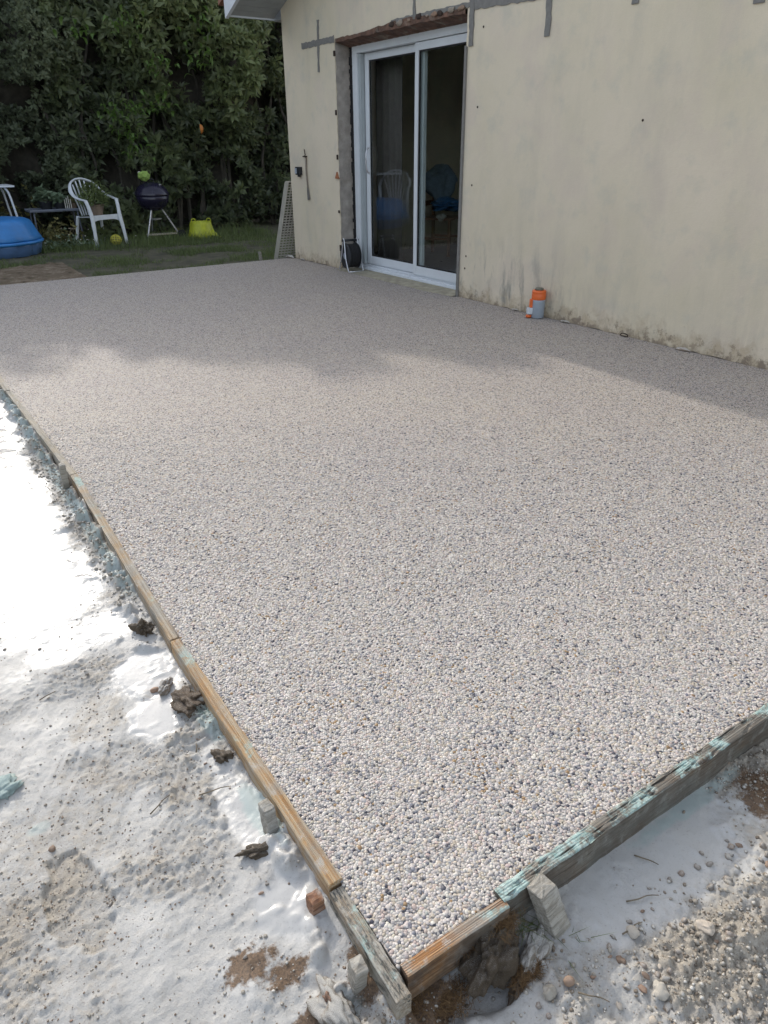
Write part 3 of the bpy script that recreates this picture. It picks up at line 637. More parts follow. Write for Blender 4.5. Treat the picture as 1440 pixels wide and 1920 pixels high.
# ------------------------------------------------------------------ formwork planks
def plank(name, label, p0, p1, wd, ht, ztop, mat, seed=0, sag=0, group='formwork boards round the new terrace', taper=0, ridges=6, ramp_=.0009, lift=(0, 0), step=.010, chip=.0):
    """p0->p1 = inner top edge line; the plank lies to the right side of that direction"""
    a = Vector((*p0, 0)); b = Vector((*p1, 0)); Lg = (b-a).length; d = (b-a).normalized(); s = Vector((d.y, -d.x, 0))
    nl = max(6, int(Lg/step)); nw = 22; rr = np.random.default_rng(seed)
    u = np.linspace(0, Lg, nl+1); wv = np.linspace(0, wd, nw+1); U, W = np.meshgrid(u, wv, indexing='ij')
    off = .0016*fbm(u*1.5, u*0+seed, 1, 2, seed); offU = off[:, None]
    ph = W/wd*ridges*2*math.pi+2.2*(vn2(U*2.2, W*0+seed*3.1, seed)-.5)*2
    Z = ramp_*np.sin(ph)+.0007*fbm(U*9, W*420, 1, 3, seed+4)-.002*((np.abs(W/wd-.5)*2)**8)
    Z -= chip*np.maximum(0, vn2(U*40, W*200, seed+9)-.66)*.012
    edge = .0022*fbm(u*30, u*0, 1, 3, seed+6); Wd = W+np.where(W < wd*.2, edge[:, None], 0)+np.where(W > wd*.85, .0016*fbm(u*22, u*0+3, 1, 3, seed+7)[:, None], 0)
    zt = ztop+np.interp(u, [0, Lg], [lift[0], lift[1]])+sag*np.sin(np.pi*u/Lg)
    T = np.stack([U, -(Wd+offU), Z+zt[:, None]], -1)                     # local frame: x along, y lateral(-right), z up
    nh = 5; side = []
    for (col, sg) in ((nw, 1), (0, -1)):
        for k in range(1, nh+1):
            pz = T[:, col, :].copy(); pz[:, 2] = T[:, col, 2]-ht*k/nh; pz[:, 1] += .0012*fbm(u*12, u*0+k, 1, 3, seed+20+k)*(1 if k < nh else 0); side.append(pz)
    Vt = T.reshape(-1, 3); nT = len(Vt); F_ = []
    def idx(i, j): return i*(nw+1)+j
    for i in range(nl):
        for j in range(nw): F_.append((idx(i, j), idx(i+1, j), idx(i+1, j+1), idx(i, j+1))[::-1])
    S = np.concatenate(side); base = nT; N1 = nl+1
    for sidei, col in ((0, nw), (1, 0)):
        prev = [idx(i, col) for i in range(N1)]
        for k in range(nh):
            cur = [base+(sidei*nh+k)*N1+i for i in range(N1)]
            for i in range(nl):
                q4 = (prev[i], prev[i+1], cur[i+1], cur[i]); F_.append(q4 if sidei else q4[::-1])
            prev = cur
    bl, br = base+(nh-1)*N1, base+(2*nh-1)*N1
    for i in range(nl): F_.append((bl+i, bl+i+1, br+i+1, br+i))
    V_ = np.concatenate([Vt, S])
    # end caps
    me_f = [list(f) for f in F_]
    for e in (0, nl):
        ring = [idx(e, j) for j in range(nw+1)]+[base+k*N1+e for k in range(nh)]+[base+(nh+k)*N1+e for k in range(nh)][::-1]
        me_f.append(ring if e else ring[::-1])
    me_ = bpy.data.meshes.new(name); me_.from_pydata([tuple(v) for v in V_], [], me_f); me_.validate()
    import bmesh
    bm = bmesh.new(); bm.from_mesh(me_); bmesh.ops.recalc_face_normals(bm, faces=bm.faces); bm.to_mesh(me_); bm.free()
    me_.materials.append(mat); o = link(bpy.data.objects.new(name, me_)); o.location = a; o.rotation_euler = (0, 0, math.atan2(d.y, d.x))
    return tag(o, label, 'board', group)
# left line: drawn from near to far would put the right side inward, so run far -> near (right side = outward, -X)
plank('formwork_board', 'short greyed formwork board with black flecks and teal end at the near corner', (.434, .812), (.428, .572), .031, .088, .000, M['w_grey'], 1, chip=1, ramp_=.0005, lift=(-.004, -.004))
plank('formwork_board', 'formwork board with yellow raised grain, left of the terrace, second from the corner', (.439, 1.76), (.437, .820), .030, .085, .007, M['w_amber'], 2)
plank('formwork_board', 'long formwork board with greyed orange top, third from the near corner on the left', (.472, 3.195), (.440, 1.768), .030, .088, .007, M['w_amber2'], 3)
plank('formwork_board', 'pale worn formwork board beyond the leaning peg on the left edge', (.437, 4.73), (.472, 3.205), .029, .085, .006, M['w_pale'], 4)
plank('formwork_board', 'farthest pale formwork board leaving the picture at the left edge', (.431, 8.98), (.434, 4.74), .034, .085, .008, M['w_pale'], 5, step=.05)
# near line: run from left to right => right side is outward (-Y)
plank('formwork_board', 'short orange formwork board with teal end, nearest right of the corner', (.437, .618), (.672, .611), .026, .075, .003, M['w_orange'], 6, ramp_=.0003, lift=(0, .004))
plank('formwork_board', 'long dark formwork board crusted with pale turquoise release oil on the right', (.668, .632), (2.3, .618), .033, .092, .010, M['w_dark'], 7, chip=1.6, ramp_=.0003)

# ------------------------------------------------------------------ stakes
def stake(name, label, base, top, a, b, mat, yaw=0, seed=0, point=.0, group='pegs holding the formwork'):
    """rough squared peg from base to top, section a x b, local frame at base"""
    rr = random.Random(seed); B = Vector(base); T = Vector(top)-B; n_ = 26; m_ = 28; mb = MB(); cy, sy = math.cos(yaw), math.sin(yaw); pts = []
    for k in range(n_+4):
        t = min(1, k/n_); s_ = 1 if k <= n_-1 else (.97, .90, .5, .05)[min(3, k-n_)]; c_ = T*t
        for q_ in range(m_):
            an = 2*math.pi*q_/m_; cx_, sx_ = math.cos(an), math.sin(an); e_ = .16; x = math.copysign(abs(cx_)**e_, cx_)*a*.5*s_; y = math.copysign(abs(sx_)**e_, sx_)*b*.5*s_
            pts.append((c_.x+x*cy-y*sy, c_.y+x*sy+y*cy, c_.z+(.0015*(k-n_) if k > n_ else 0)))
    P_ = np.array(pts); d_ = (vn3(P_*85+seed*5, seed)-.5)*.0024+(vn3(P_*np.array([300, 300, 40])+seed*5, seed+2)-.5)*.0028; ax_ = np.array([[T.x*min(1, k/n_), T.y*min(1, k/n_)] for k in range(n_+4) for _ in range(m_)])
    ra = P_[:, :2]-ax_; ln = np.linalg.norm(ra, axis=1)[:, None]+1e-6; P_[:, :2] += ra/ln*d_[:, None]*np.minimum(1, ln/.008); P_[-4*m_:, 2] += (vn3(P_[-4*m_:]*130, seed+5)-.5)*.005
    mb.v = [tuple(p) for p in P_]
    for k in range(n_+3):
        for j in range(m_): mb.f.append((k*m_+j, k*m_+(j+1) % m_, (k+1)*m_+(j+1) % m_, (k+1)*m_+j))
    mb.f.append(tuple(range(m_))[::-1]); mb.f.append(tuple(range((n_+3)*m_, (n_+4)*m_)))
    o = mb.build(name, mat, None); o.location = base; return tag(o, label, 'peg', group)
stake('wooden_peg', 'thin weathered peg sticking up above the far left formwork', (.416, 3.20, -.11), (.408, 3.13, .090), .026, .030, M['w_stake'], 0, 1)
stake('wooden_peg', 'cement dusted flat peg nailed outside the yellow grained board', (.378, 1.005, -.10), (.386, 1.060, .012), .026, .034, M['w_stake'], .1, 2)
stake('wooden_peg', 'short red brown peg stub beside the joint of two left boards', (.377, .822, -.11), (.379, .828, -.016), .028, .030, M['w_rust'], 0, 3)
stake('wooden_peg', 'pale topped square peg beside the greyed board near the corner', (.372, .675, -.13), (.378, .664, -.006), .026, .034, M['w_stake'], -.1, 4)
stake('wooden_peg', 'thick tilted square peg leaning on the long dark right board', (.768, .540, -.10), (.745, .578, .018), .048, .040, M['w_stake'], .12, 5)
stake('wooden_peg', 'small wooden peg upright in the grass near the far terrace edge', (4.25, 9.32, -.14), (4.235, 9.33, .06), .035, .03, M['w_stake'], .3, 7)
stake('wooden_peg', 'teal smeared broken peg among clods outside the left board', (.392, 1.415, -.11), (.398, 1.425, -.035), .022, .022, M['teal_lump'], .4, 8)

# ------------------------------------------------------------------ stones, clods, debris
def ico(sub):
    import bmesh
    bm = bmesh.new(); bmesh.ops.create_icosphere(bm, subdivisions=sub, radius=1); bm.verts.ensure_lookup_table()
    v = np.array([v.co[:] for v in bm.verts]); f_ = np.array([[q.index for q in f.verts] for f in bm.faces]); bm.free(); return v, f_
ICO = {k: ico(k) for k in (1, 2, 3, 4, 5)}
def rockmesh(name, mat, seed, sub=3, rough=.35, scale=1.5, oct_=3, smooth=True):
    v, f_ = ICO[sub]; d = np.zeros(len(v)); a = 1; s = scale
    for k in range(oct_): d += a*(vn3(v*s+seed*7.3, seed+k)-.5); a *= .5; s *= 2.1
    vv = v*(1+rough*d)[:, None]
    me = bpy.data.meshes.new(name); me.from_pydata([tuple(x) for x in vv], [], [tuple(int(q) for q in x) for x in f_]); me.materials.append(mat)
    if smooth:
        for p in me.polygons: p.use_smooth = True
    return me
def rock(name, me, loc, scl, label, cat='stone', rot=None, group=None):
    if loc[1] < 5 and loc[0] < 1.6 and (loc[0] < .43 or loc[1] < .62) and not (loc[0] > .55 and loc[0] < .76 and loc[1] > .5): loc = (loc[0], loc[1], gh(loc[0], loc[1])+.35*min(scl))
    o = link(bpy.data.objects.new(name, me)); o.location = loc; o.scale = scl; o.rotation_euler = rot or (random.uniform(-.4, .4), random.uniform(-.4, .4), random.uniform(0, 6.28)); return tag(o, label, cat, group)
# big clods by the corner
rock('earth_clod', rockmesh('clod', M['clod'], 3, 5, .9, 1.7, 6), (.612, .566, -.066), (.068, .036, .046), 'large brown earth clod with dry roots against the short orange board', 'clod', (0.1, .1, .35))
rock('earth_clod', rockmesh('clod', M['clod_w'], 8, 5, .9, 1.6, 6), (.690, .528, -.088), (.058, .022, .024), 'long slurry covered clod slab beside the tilted square peg', 'clod', (0.1, -.12, .42))
rock('earth_clod', rockmesh('clod', M['clod'], 14, 5, .9, 1.9, 6), (.632, .508, -.098), (.042, .013, .015), 'narrow red brown rooty clod with white top, frontmost by the corner', 'clod', (0.2, 0, .45))
rock('earth_clod', rockmesh('clod', M['clod_w'], 19, 5, .9, 2.1, 6), (.345, 1.635, -.078), (.030, .015, .018), 'grey lumpy clod rising out of the milky puddle', 'clod', (0, 0, .9))
rock('earth_clod', rockmesh('clod', M['clod'], 22, 5, 1.1, 2.1, 6), (.374, 1.535, -.080), (.034, .045, .018), 'broad crumbly clod between milky puddle and board', 'clod', (0, 0, .2))
rock('earth_clod', rockmesh('clod', M['clod'], 26, 5, 1.1, 2.3, 6), (.374, 1.925, -.078), (.024, .032, .022), 'dark crumbly clod against the left board above the puddle', 'clod', (0, 0, .5))
rock('earth_clod', rockmesh('clod', M['clod'], 29, 4, 1.1, 2.3, 5), (.375, 1.30, -.080), (.016, .026, .014), 'small dark clod under the yellow grained board', 'clod', (0, 0, .5))
rock('earth_clod', rockmesh('clod', M['clod'], 30, 4, 1.2, 2.3, 5), (.340, 1.005, -.082), (.034, .014, .010), 'thin dark clod in front of the flat cement dusted peg', 'clod', (0, 0, -.3))
rock('earth_clod', rockmesh('clod', M['clod_w'], 33, 4, 1.2, 2.1, 5), (.752, .545, -.090), (.018, .014, .014), 'dark crumbly clod at the foot of the tilted square peg', 'clod', (0, 0, .3))
rock('earth_clod', rockmesh('clod', M['teal_lump'], 36, 4, 1.2, 2.1, 5), (-.10, 1.50, -.086), (.045, .03, .012), 'teal stained slurry lump at the left picture edge', 'clod', (0, 0, .3))
rock('earth_clod', rockmesh('clod', M['clod_w'], 38, 4, 1.2, 2.1, 5), (.318, .655, -.092), (.026, .05, .016), 'whitish crust lump with rusty hollow left of the pale topped peg', 'clod', (0, 0, .15))
rock('earth_clod', rockmesh('clod', M['w_rust'], 39, 4, .8, 2.1, 4), (.318, .668, -.078), (.009, .016, .014), 'red brown stub poking from the whitish crust', 'stub', (0, 0, .15))
rock('stone', rockmesh('stone', M['stone_w'], 41, 4, .35+.25, 1), (.661, .462, -.078), (.0135, .0135, .012), 'round white pebble in front of the rooty clods')
rock('stone', rockmesh('stone', M['stone_w'], 42, 4, .35+.3, 1), (.880, .452, -.076), (.0135, .012, .010), 'rounded white stone alone in the grey slurry on the right')
rock('stone', rockmesh('stone', M['stone_w'], 43, 4, .35+.4, 1), (.998, .372, -.070), (.012, .017, .011), 'long white stone with worn hole near the right edge')
rock('stone', rockmesh('stone', M['stone_w'], 44, 4, .35+.4, 1), (.832, .352, -.070), (.013, .014, .008), 'flat white flint stone near the bottom right')
rock('stone', rockmesh('stone', M['stone_b'], 45, 3, .3, 1), (.70, .452, -.082), (.008, .010, .009), 'brown round pebble beside the round white pebble')
rock('stone', rockmesh('stone', M['stone_b'], 46, 3, .35, 1), (.318, 1.644, -.078), (.014, .010, .008), 'reddish brown flat stone at the puddle edge')
rock('stone', rockmesh('stone', M['stone_b'], 47, 3, .3, 1), (-.03, 1.275, -.084), (.007, .008, .005), 'small red brown pebble above the shoe print')
V3 = [rockmesh('stone', M[k_], 60+i_, 2, .95, 1.5) for i_, k_ in enumerate(['stone_g', 'stone_w', 'stone_b', 'stone_g', 'clod_w', 'stone_g'])]
cnt = 0; rr = random.Random(77)
while cnt < 110:
    x = rr.uniform(.62, 1.32); y = rr.uniform(.16, .50)
    if y > .50-.1*abs(x-1): continue
    if (x-.69)**2+(y-.52)**2 < .006: continue
    s_ = rr.uniform(.0035, .0085)*(1.25 if rr.random() < .12 else 1); me_ = rr.choice(V3)
    o = rock('stone', me_, (x, y, gh(x, y)+s_*.2), (s_, s_*rr.uniform(.65, 1), s_*rr.uniform(.5, .8)), 'small loose stone among the rubble at the bottom right', 'stone', group='small stones in the rubble on the right'); cnt += 1
for k in range(30):
    x = rr.uniform(-.2, .36); y = rr.uniform(.72, 2.1); s_ = rr.uniform(.0022, .005)
    rock('stone', rr.choice([V3[0], V3[3], V3[5], V3[2]]), (x, y, gh(x, y)+s_*.25), (s_, s_*rr.uniform(.65, 1), s_*.7), 'small loose crumb lying on the slurry left of the boards', 'stone', group='small crumbs on the slurry on the left')
# crumbs: thousands of tiny lumps, one object
def scatter_crumbs(name, n_, gen, mat, smin, smax, seed):
    r_ = np.random.default_rng(seed); v, f_ = ICO[1]; pts = []
    while len(pts) < n_:
        c_ = gen(r_, n_)
        hh, we, di, br, te = ground_fields(c_[:, 0], c_[:, 1]); keep_ = r_.random(len(c_)) < (.05+1.1*di+.5*br)*(1-.95*we)
        pts += [(a, b, z) for (a, b), z in zip(c_[keep_], hh[keep_])]
    P_ = np.array(pts[:n_]); s_ = smin*(smax/smin)**(r_.random(n_)**2.2); base = v[None]*(1+.35*(vn3(v[None]*1.3+P_[:, None]*900, 3)-.5))[..., None]
    VV = base*s_[:, None, None]*np.stack([np.ones(n_), r_.uniform(.6, 1, n_), r_.uniform(.5, .8, n_)], -1)[:, None]
    a = r_.uniform(0, 6.28, n_); c_, d_ = np.cos(a)[:, None], np.sin(a)[:, None]
    X_ = VV[..., 0]*c_-VV[..., 1]*d_; Y_ = VV[..., 0]*d_+VV[..., 1]*c_
    VV = np.stack([X_+P_[:, None, 0], Y_+P_[:, None, 1], VV[..., 2]+P_[:, None, 2]+s_[:, None]*.15], -1)
    FF = f_[None]+(np.arange(n_)*len(v))[:, None, None]
    o = np_mesh(name, VV.reshape(-1, 3), FF.reshape(-1, 3), mat); o['kind'] = 'stuff'; return o
def gl(r_, n_):
    y = .5+5*r_.random(n_)**1.6; x = .405-(.75)*r_.random(n_); return np.stack([x, y], -1)
def gf(r_, n_): return np.stack([r_.uniform(.2, 1.75, n_), r_.uniform(.12, .585, n_)], -1)
def gr(r_, n_): return np.stack([.405-.07*r_.random(n_)**1.5, 1.85+3.2*r_.random(n_)], -1)
M['crumb'] = m_rock('soil_crumbs', (.12, .10, .08), (.33, .29, .24), .2); M['crumb2'] = m_rock('slurry_crumbs', (.26, .235, .20), (.48, .46, .42), .5)
scatter_crumbs('soil_crumbs', 9000, gl, M['crumb'], .0006, .0032, 1); scatter_crumbs('slurry_crumbs', 4200, gl, M['crumb2'], .0008, .0048, 2)
scatter_crumbs('rubble_crumbs', 7000, gf, M['crumb2'], .0014, .0068, 3); scatter_crumbs('dark_rubble_crumbs', 4200, gf, M['crumb'], .0012, .0055, 4)
scatter_crumbs('clod_crumbs', 1100, gr, M['crumb2'], .0025, .011, 5)
# dry root fibres
def fibres(name, spots, n_, ln, wd, mat, seed, up=.5):
    r_ = np.random.default_rng(seed); V_ = []; F_ = []; T_ = []
    for k in range(n_):
        cx, cy, cz, rx, ry, rzz = spots[r_.integers(len(spots))]
        p = np.array([cx+r_.normal()*rx*.5, cy+r_.normal()*ry*.5, cz+r_.normal()*rzz*.5]); a = r_.uniform(0, 6.28); d = np.array([math.cos(a), math.sin(a), r_.uniform(-.2, 1)*up]); d /= np.linalg.norm(d)
        l_ = ln*r_.uniform(.4, 1.3); sd_ = np.array([-math.sin(a), math.cos(a), 0])*wd; c_ = np.array([r_.normal(), r_.normal(), r_.normal()-.3])*l_*.25
        b = len(V_); m1 = p+d*l_*.5+c_*.5; e = p+d*l_+c_
        V_ += [p-sd_, p+sd_, m1-sd_*.8, m1+sd_*.8, e]; F_ += [(b, b+1, b+3), (b, b+3, b+2), (b+2, b+3, b+4)]; T_ += [r_.random()]*5
    o = np_mesh(name, V_, F_, mat, attrs=dict(tint=T_)); o['kind'] = 'stuff'; return o
fibres('dry_roots', [(.44, .585, -.085, .05, .035, .012), (.40, .62, -.088, .04, .05, .012), (.51, .56, -.09, .05, .03, .01), (.23, .795, -.086, .05, .03, .008), (.27, .755, -.086, .05, .02, .008), (.655, .585, -.030, .03, .02, .015), (.655, .51, -.085, .035, .012, .01), (.60, .60, -.045, .05, .01, .015)], 7000, .020, .00042, M['fiber'], 5)
fibres('grass_tufts', [(.70, .575, -.075, .02, .02, .005), (.735, .555, -.08, .015, .02, .005), (.78, .50, -.085, .03, .02, .005)], 60, .05, .0007, M['grass'], 6, .7)
fibres('teal_root_tangle', [(.398, 1.43, -.06, .02, .05, .02), (.40, 1.46, -.055, .015, .03, .02)], 500, .035, .0008, leafmat('teal_coated_roots', (.12, .18, .16), (.42, .52, .48), .7, .05), 7, .6)
rr = random.Random(8)
for k, (x, y, a, l_) in enumerate([(.175, 1.24, .35, .06), (.04, 1.79, .1, .045), (.285, 1.22, -.35, .075), (.33, 1.36, 1.1, .05), (.92, .50, -.5, .07), (.86, .46, -.2, .05), (1.02, .56, -1.2, .05), (.70, .43, -1.0, .055), (.62, 1.0e9, 0, 0)][:8]):
    z = gh(x, y)+.003; P_ = [(0, 0, 0), (l_*.35*math.cos(a), l_*.35*math.sin(a), .004), (l_*.7*math.cos(a+.15), l_*.7*math.sin(a+.15), .002), (l_*math.cos(a+.05), l_*math.sin(a+.05), .005)]
    o = MB().tube(smoothpath(P_, 3), [.0018-.0001*q_ for q_ in range(10)], 6).build('twig', M['twig'], smooth=True); o.location = (x, y, z)
    tag(o, ['bent twig in the middle of the left slurry', 'straight twig at the left beside the puddle', 'pale twig lying below the clod in the left slurry', 'curved twig near the teal roots', 'long twig pressed into the grey slurry on the right', 'short curved twig below the long twig on the right', 'dark twig beside the long dark board', 'green stem beside the brown round pebble'][k], 'twig')

for k in range(9):
    rr_ = random.Random(400+k); o = link(bpy.data.objects.new('broken_masonry', rockmesh('masonry_chip', M[('stone_b', 'clod_w', 'rust_dark')[k % 3]], 300+k, 2, .9, 1.6, 3)), house)
    y_ = 5.62+k*.125+rr_.uniform(-.04, .04); o.location = (4.556-4.57, y_-8.93, 2.325+.02*rr_.random()); s_ = rr_.uniform(.015, .03); o.scale = (s_*.5, s_*1.5, s_*.8)
# ------------------------------------------------------------------ foliage
def leafset(n_leaf_verts=4): pass
def leaf_cloud(name, pos, nrm, size, tint, mat, parent=None, aspect=.36, per=7, seed=0, spread=.55, lenj=.35):
    """sprigs: each position carries 'per' leaves fanned about the normal; folded two-quad leaves with a bent tip"""
    r_ = np.random.default_rng(seed); n_ = len(pos); N_ = n_*per
    p = np.repeat(pos, per, 0); nn = np.repeat(nrm, per, 0); sz = np.repeat(size, per)*(1+lenj*(r_.random(N_)-.5)*2); tt = np.repeat(tint, per)+r_.normal(0, .09, N_)
    a = r_.normal(size=(N_, 3)); a -= (a*nn).sum(1)[:, None]*nn; a /= np.linalg.norm(a, axis=1)[:, None]
    d = nn*r_.uniform(.15, 1.0, N_)[:, None]+a*spread*1.6; d[:, 2] += r_.uniform(-.25, .35, N_); d /= np.linalg.norm(d, axis=1)[:, None]
    s = np.cross(d, nn+r_.normal(0, .35, (N_, 3))); s /= (np.linalg.norm(s, axis=1)[:, None]+1e-6); up = np.cross(s, d)
    L_ = sz[:, None]; W_ = L_*aspect*.5; st = p+d*L_*.12
    b0 = st; m1 = st+d*L_*.45+up*L_*.05; tip = st+d*L_-up*L_*.12
    l1 = st+d*L_*.40+s*W_+up*L_*.09; r1 = st+d*L_*.40-s*W_+up*L_*.09
    V_ = np.stack([b0, l1, m1, r1, tip], 1).reshape(-1, 3); k = (np.arange(N_)*5)[:, None]
    F_ = np.stack([np.concatenate([k, k+2, k+1], 1), np.concatenate([k, k+3, k+2], 1), np.concatenate([k+1, k+2, k+4], 1), np.concatenate([k+2, k+3, k+4], 1)], 1).reshape(-1, 3)
    return np_mesh(name, V_, F_, mat, parent, smooth=False, attrs=dict(tint=np.clip(np.repeat(tt, 5), 0, 1)))
def hedge(name, label, x0, x1, ybase, top, mat, n_sp, size, per, seed, aspect, depth=1.0, topfn=None, tlo=.1, thi=.6):
    root = empty(name, ((x0+x1)/2, ybase+.6, -.12), 0, label, 'hedge'); off = Vector(root.location)
    r_ = np.random.default_rng(seed); xx = r_.uniform(x0, x1, n_sp); zz = r_.random(n_sp)**.9
    tp = topfn(xx) if topfn else np.full(n_sp, top); z = -.05+zz*(tp+.05)
    lob = .95*fbm(xx, z, .8, 3, seed+1)+.45*fbm(xx, z, 2.6, 3, seed+2)
    gap_ = vn2(xx*2.4, z*2.4, seed+33) > .30; xx = xx[gap_]; z = z[gap_]; tp = tp[gap_]; lob = lob[gap_]; n_sp = len(xx)
    dep = r_.random(n_sp)**1.8*depth
    y = ybase-lob*.9+dep+.45*(1-np.clip(z/1.2, 0, 1))*0+.55*np.clip((z-tp*.75)/(tp*.25+.01), 0, 1)
    nrm = np.stack([r_.normal(0, .45, n_sp), -1+r_.normal(0, .3, n_sp), .25+r_.normal(0, .45, n_sp)], -1); nrm /= np.linalg.norm(nrm, axis=1)[:, None]
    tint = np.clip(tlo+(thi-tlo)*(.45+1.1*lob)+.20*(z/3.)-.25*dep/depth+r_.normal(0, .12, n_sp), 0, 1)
    pos = np.stack([xx, y, z], -1)-np.array(off)
    o = leaf_cloud('foliage', pos, nrm, size*r_.uniform(.75, 1.25, n_sp), tint, mat, root, aspect, per, seed+5); o['kind'] = 'stuff'
    # inner twig mass: dark uneven shell that stops the light
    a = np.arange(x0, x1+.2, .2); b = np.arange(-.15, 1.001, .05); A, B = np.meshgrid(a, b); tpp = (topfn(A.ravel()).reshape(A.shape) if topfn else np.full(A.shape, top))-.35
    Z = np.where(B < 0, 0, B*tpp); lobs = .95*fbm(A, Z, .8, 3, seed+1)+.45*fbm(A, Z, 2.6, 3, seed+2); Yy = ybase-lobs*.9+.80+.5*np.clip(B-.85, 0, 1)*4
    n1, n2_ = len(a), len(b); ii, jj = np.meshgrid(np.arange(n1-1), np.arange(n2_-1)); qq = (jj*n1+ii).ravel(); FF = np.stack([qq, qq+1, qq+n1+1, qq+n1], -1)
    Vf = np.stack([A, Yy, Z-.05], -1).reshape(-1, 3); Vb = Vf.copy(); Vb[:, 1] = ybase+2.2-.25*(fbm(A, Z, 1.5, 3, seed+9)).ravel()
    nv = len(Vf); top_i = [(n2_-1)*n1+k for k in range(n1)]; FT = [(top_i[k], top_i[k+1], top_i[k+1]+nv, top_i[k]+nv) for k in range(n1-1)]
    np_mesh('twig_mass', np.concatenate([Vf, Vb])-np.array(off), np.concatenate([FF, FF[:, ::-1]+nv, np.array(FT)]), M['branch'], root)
    # back and crest leaves so the sunny side reads as foliage too
    nb = n_sp//5; xx = r_.uniform(x0, x1, nb); tp = topfn(xx) if topfn else np.full(nb, top); q_ = r_.random(nb)
    pos = np.stack([xx, ybase+.3+r_.random(nb)*2.1, tp-.35+r_.random(nb)*.45+.25*fbm(xx, xx*0, 2.0, 3, seed+12)], -1)-np.array(off)
    nrm = np.stack([r_.normal(0, .5, nb), r_.normal(0, .5, nb), np.ones(nb)], -1); nrm /= np.linalg.norm(nrm, axis=1)[:, None]
    o = leaf_cloud('crest_foliage', pos, nrm, size*1.3*np.ones(nb), np.clip(r_.normal(.6, .15, nb), 0, 1), mat, root, aspect, per, seed+6); o['kind'] = 'stuff'
    return root
top_l = lambda x: np.interp(x, [-9, -1, 1, 1.95, 2.4, 2.8, 3.15, 3.5, 4.0, 5, 7, 9.5], [4.7, 4.9, 4.85, 4.95, 5.35, 5.62, 5.30, 5.35, 5.6, 5.5, 5.3, 5.2])-.12+.06*np.sin(x*7.1)
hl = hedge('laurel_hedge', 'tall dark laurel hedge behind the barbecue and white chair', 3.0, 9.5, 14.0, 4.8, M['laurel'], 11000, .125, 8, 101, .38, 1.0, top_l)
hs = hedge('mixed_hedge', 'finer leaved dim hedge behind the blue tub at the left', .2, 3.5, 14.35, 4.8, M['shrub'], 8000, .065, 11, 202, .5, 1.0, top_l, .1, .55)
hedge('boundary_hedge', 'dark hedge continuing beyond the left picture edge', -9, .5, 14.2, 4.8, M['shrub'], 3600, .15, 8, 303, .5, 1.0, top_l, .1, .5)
def side_hedge():
    root = empty('side_hedge', (-8.5, 5, -.12), 0, 'dark side hedge left of the garden, outside the frame', 'hedge'); r_ = np.random.default_rng(5); n_ = 3200
    p = np.stack([r_.uniform(-.5, .6, n_), r_.uniform(-8, 9.6, n_), r_.random(n_)*3.2], -1); nrm = np.stack([np.ones(n_), r_.normal(0, .4, n_), r_.normal(.2, .4, n_)], -1); nrm /= np.linalg.norm(nrm, axis=1)[:, None]
    o = leaf_cloud('foliage', p, nrm, .18*np.ones(n_), np.clip(r_.normal(.4, .15, n_), 0, 1), M['shrub'], root, .5, 7, 7); o['kind'] = 'stuff'
    MB().box((-1.3, -8, 0), (-.5, 9.6, 3.0)).build('twig_mass', M['branch'], root)
side_hedge()
# bright laurel shoots: individually built leaves in front of the hedge
def leafmesh(L_=.13, W_=.048):
    mb = MB(); n_ = 5; rows = []
    for k in range(n_+1):
        t = k/n_; w_ = W_*.5*math.sin(math.pi*min(1, t*.92+.08))**.8*(1 if k < n_ else .05); z = -.25*L_*t*t+.04*math.sin(3*t); rows.append([(t*L_, -w_, z+w_*.35), (t*L_, 0, z), (t*L_, w_, z+w_*.35)])
    for r3 in rows: mb.v += r3
    for k in range(n_):
        for c_ in range(2): mb.f.append((k*3+c_, (k+1)*3+c_, (k+1)*3+c_+1, k*3+c_+1))
    return mb
M['shoot'] = leafmat('young_laurel_leaf', (.07, .13, .03), (.15, .25, .06), .35, .35)
lm = leafmesh().build('leaf', M['shoot'], None, smooth=True); lme = lm.data; bpy.data.objects.remove(lm)
at = lme.attributes.new('tint', 'FLOAT', 'POINT'); at.data.foreach_set('value', np.full(len(lme.vertices), .6, np.float32))
rr = random.Random(3); hoff = Vector(hl.location)
for (cx, cz, k_) in ((3.95, 1.55, 26), (4.15, 1.9, 22), (3.75, 1.8, 22), (4.5, 1.95, 22), (4.0, 1.25, 18), (4.6, 2.5, 20), (5.2, 2.6, 20), (4.1, 3.05, 18), (5.35, 3.1, 16), (3.5, 2.9, 16)):
    for _ in range(k_):
        o = bpy.data.objects.new('leaf', lme); link(o, hl); yy = 13.62-.3*fbm(np.array([cx]), np.array([cz]), .9, 2, 102)[0]
        o.location = Vector((cx+rr.gauss(0, .13), yy+rr.gauss(0, .12)-.2, cz+rr.gauss(0, .10)))-hoff
        o.rotation_euler = (rr.uniform(-.6, .6), rr.uniform(-1.0, .3), rr.uniform(-2.9, -.2)); s_ = rr.uniform(.8, 1.25); o.scale = (s_,)*3
dl = bpy.data.meshes.new('dead_leaf'); tmp = leafmesh(.15, .06).build('dead_leaf', M['deadleaf'], hl); tmp.location = Vector((5.15, 13.35, 1.68))-hoff; tmp.rotation_euler = (.3, 1.4, -1.4); tmp['label'] = 'orange dead leaf hanging in the hedge'
br = MB()
for k in range(26):
    x = rr.uniform(3.1, 9.2); P_ = [(x, 14.5, -.1), (x+rr.uniform(-.2, .2), 14.45, 1.1), (x+rr.uniform(-.4, .4), 14.4, 2.4), (x+rr.uniform(-.6, .6), 14.6, 4.2)]
    br.tube([Vector(p)-hoff for p in smoothpath(P_, 3)], [.04*(1-.07*q_) for q_ in range(10)], 6)
br.build('branches', M['branch'], hl)

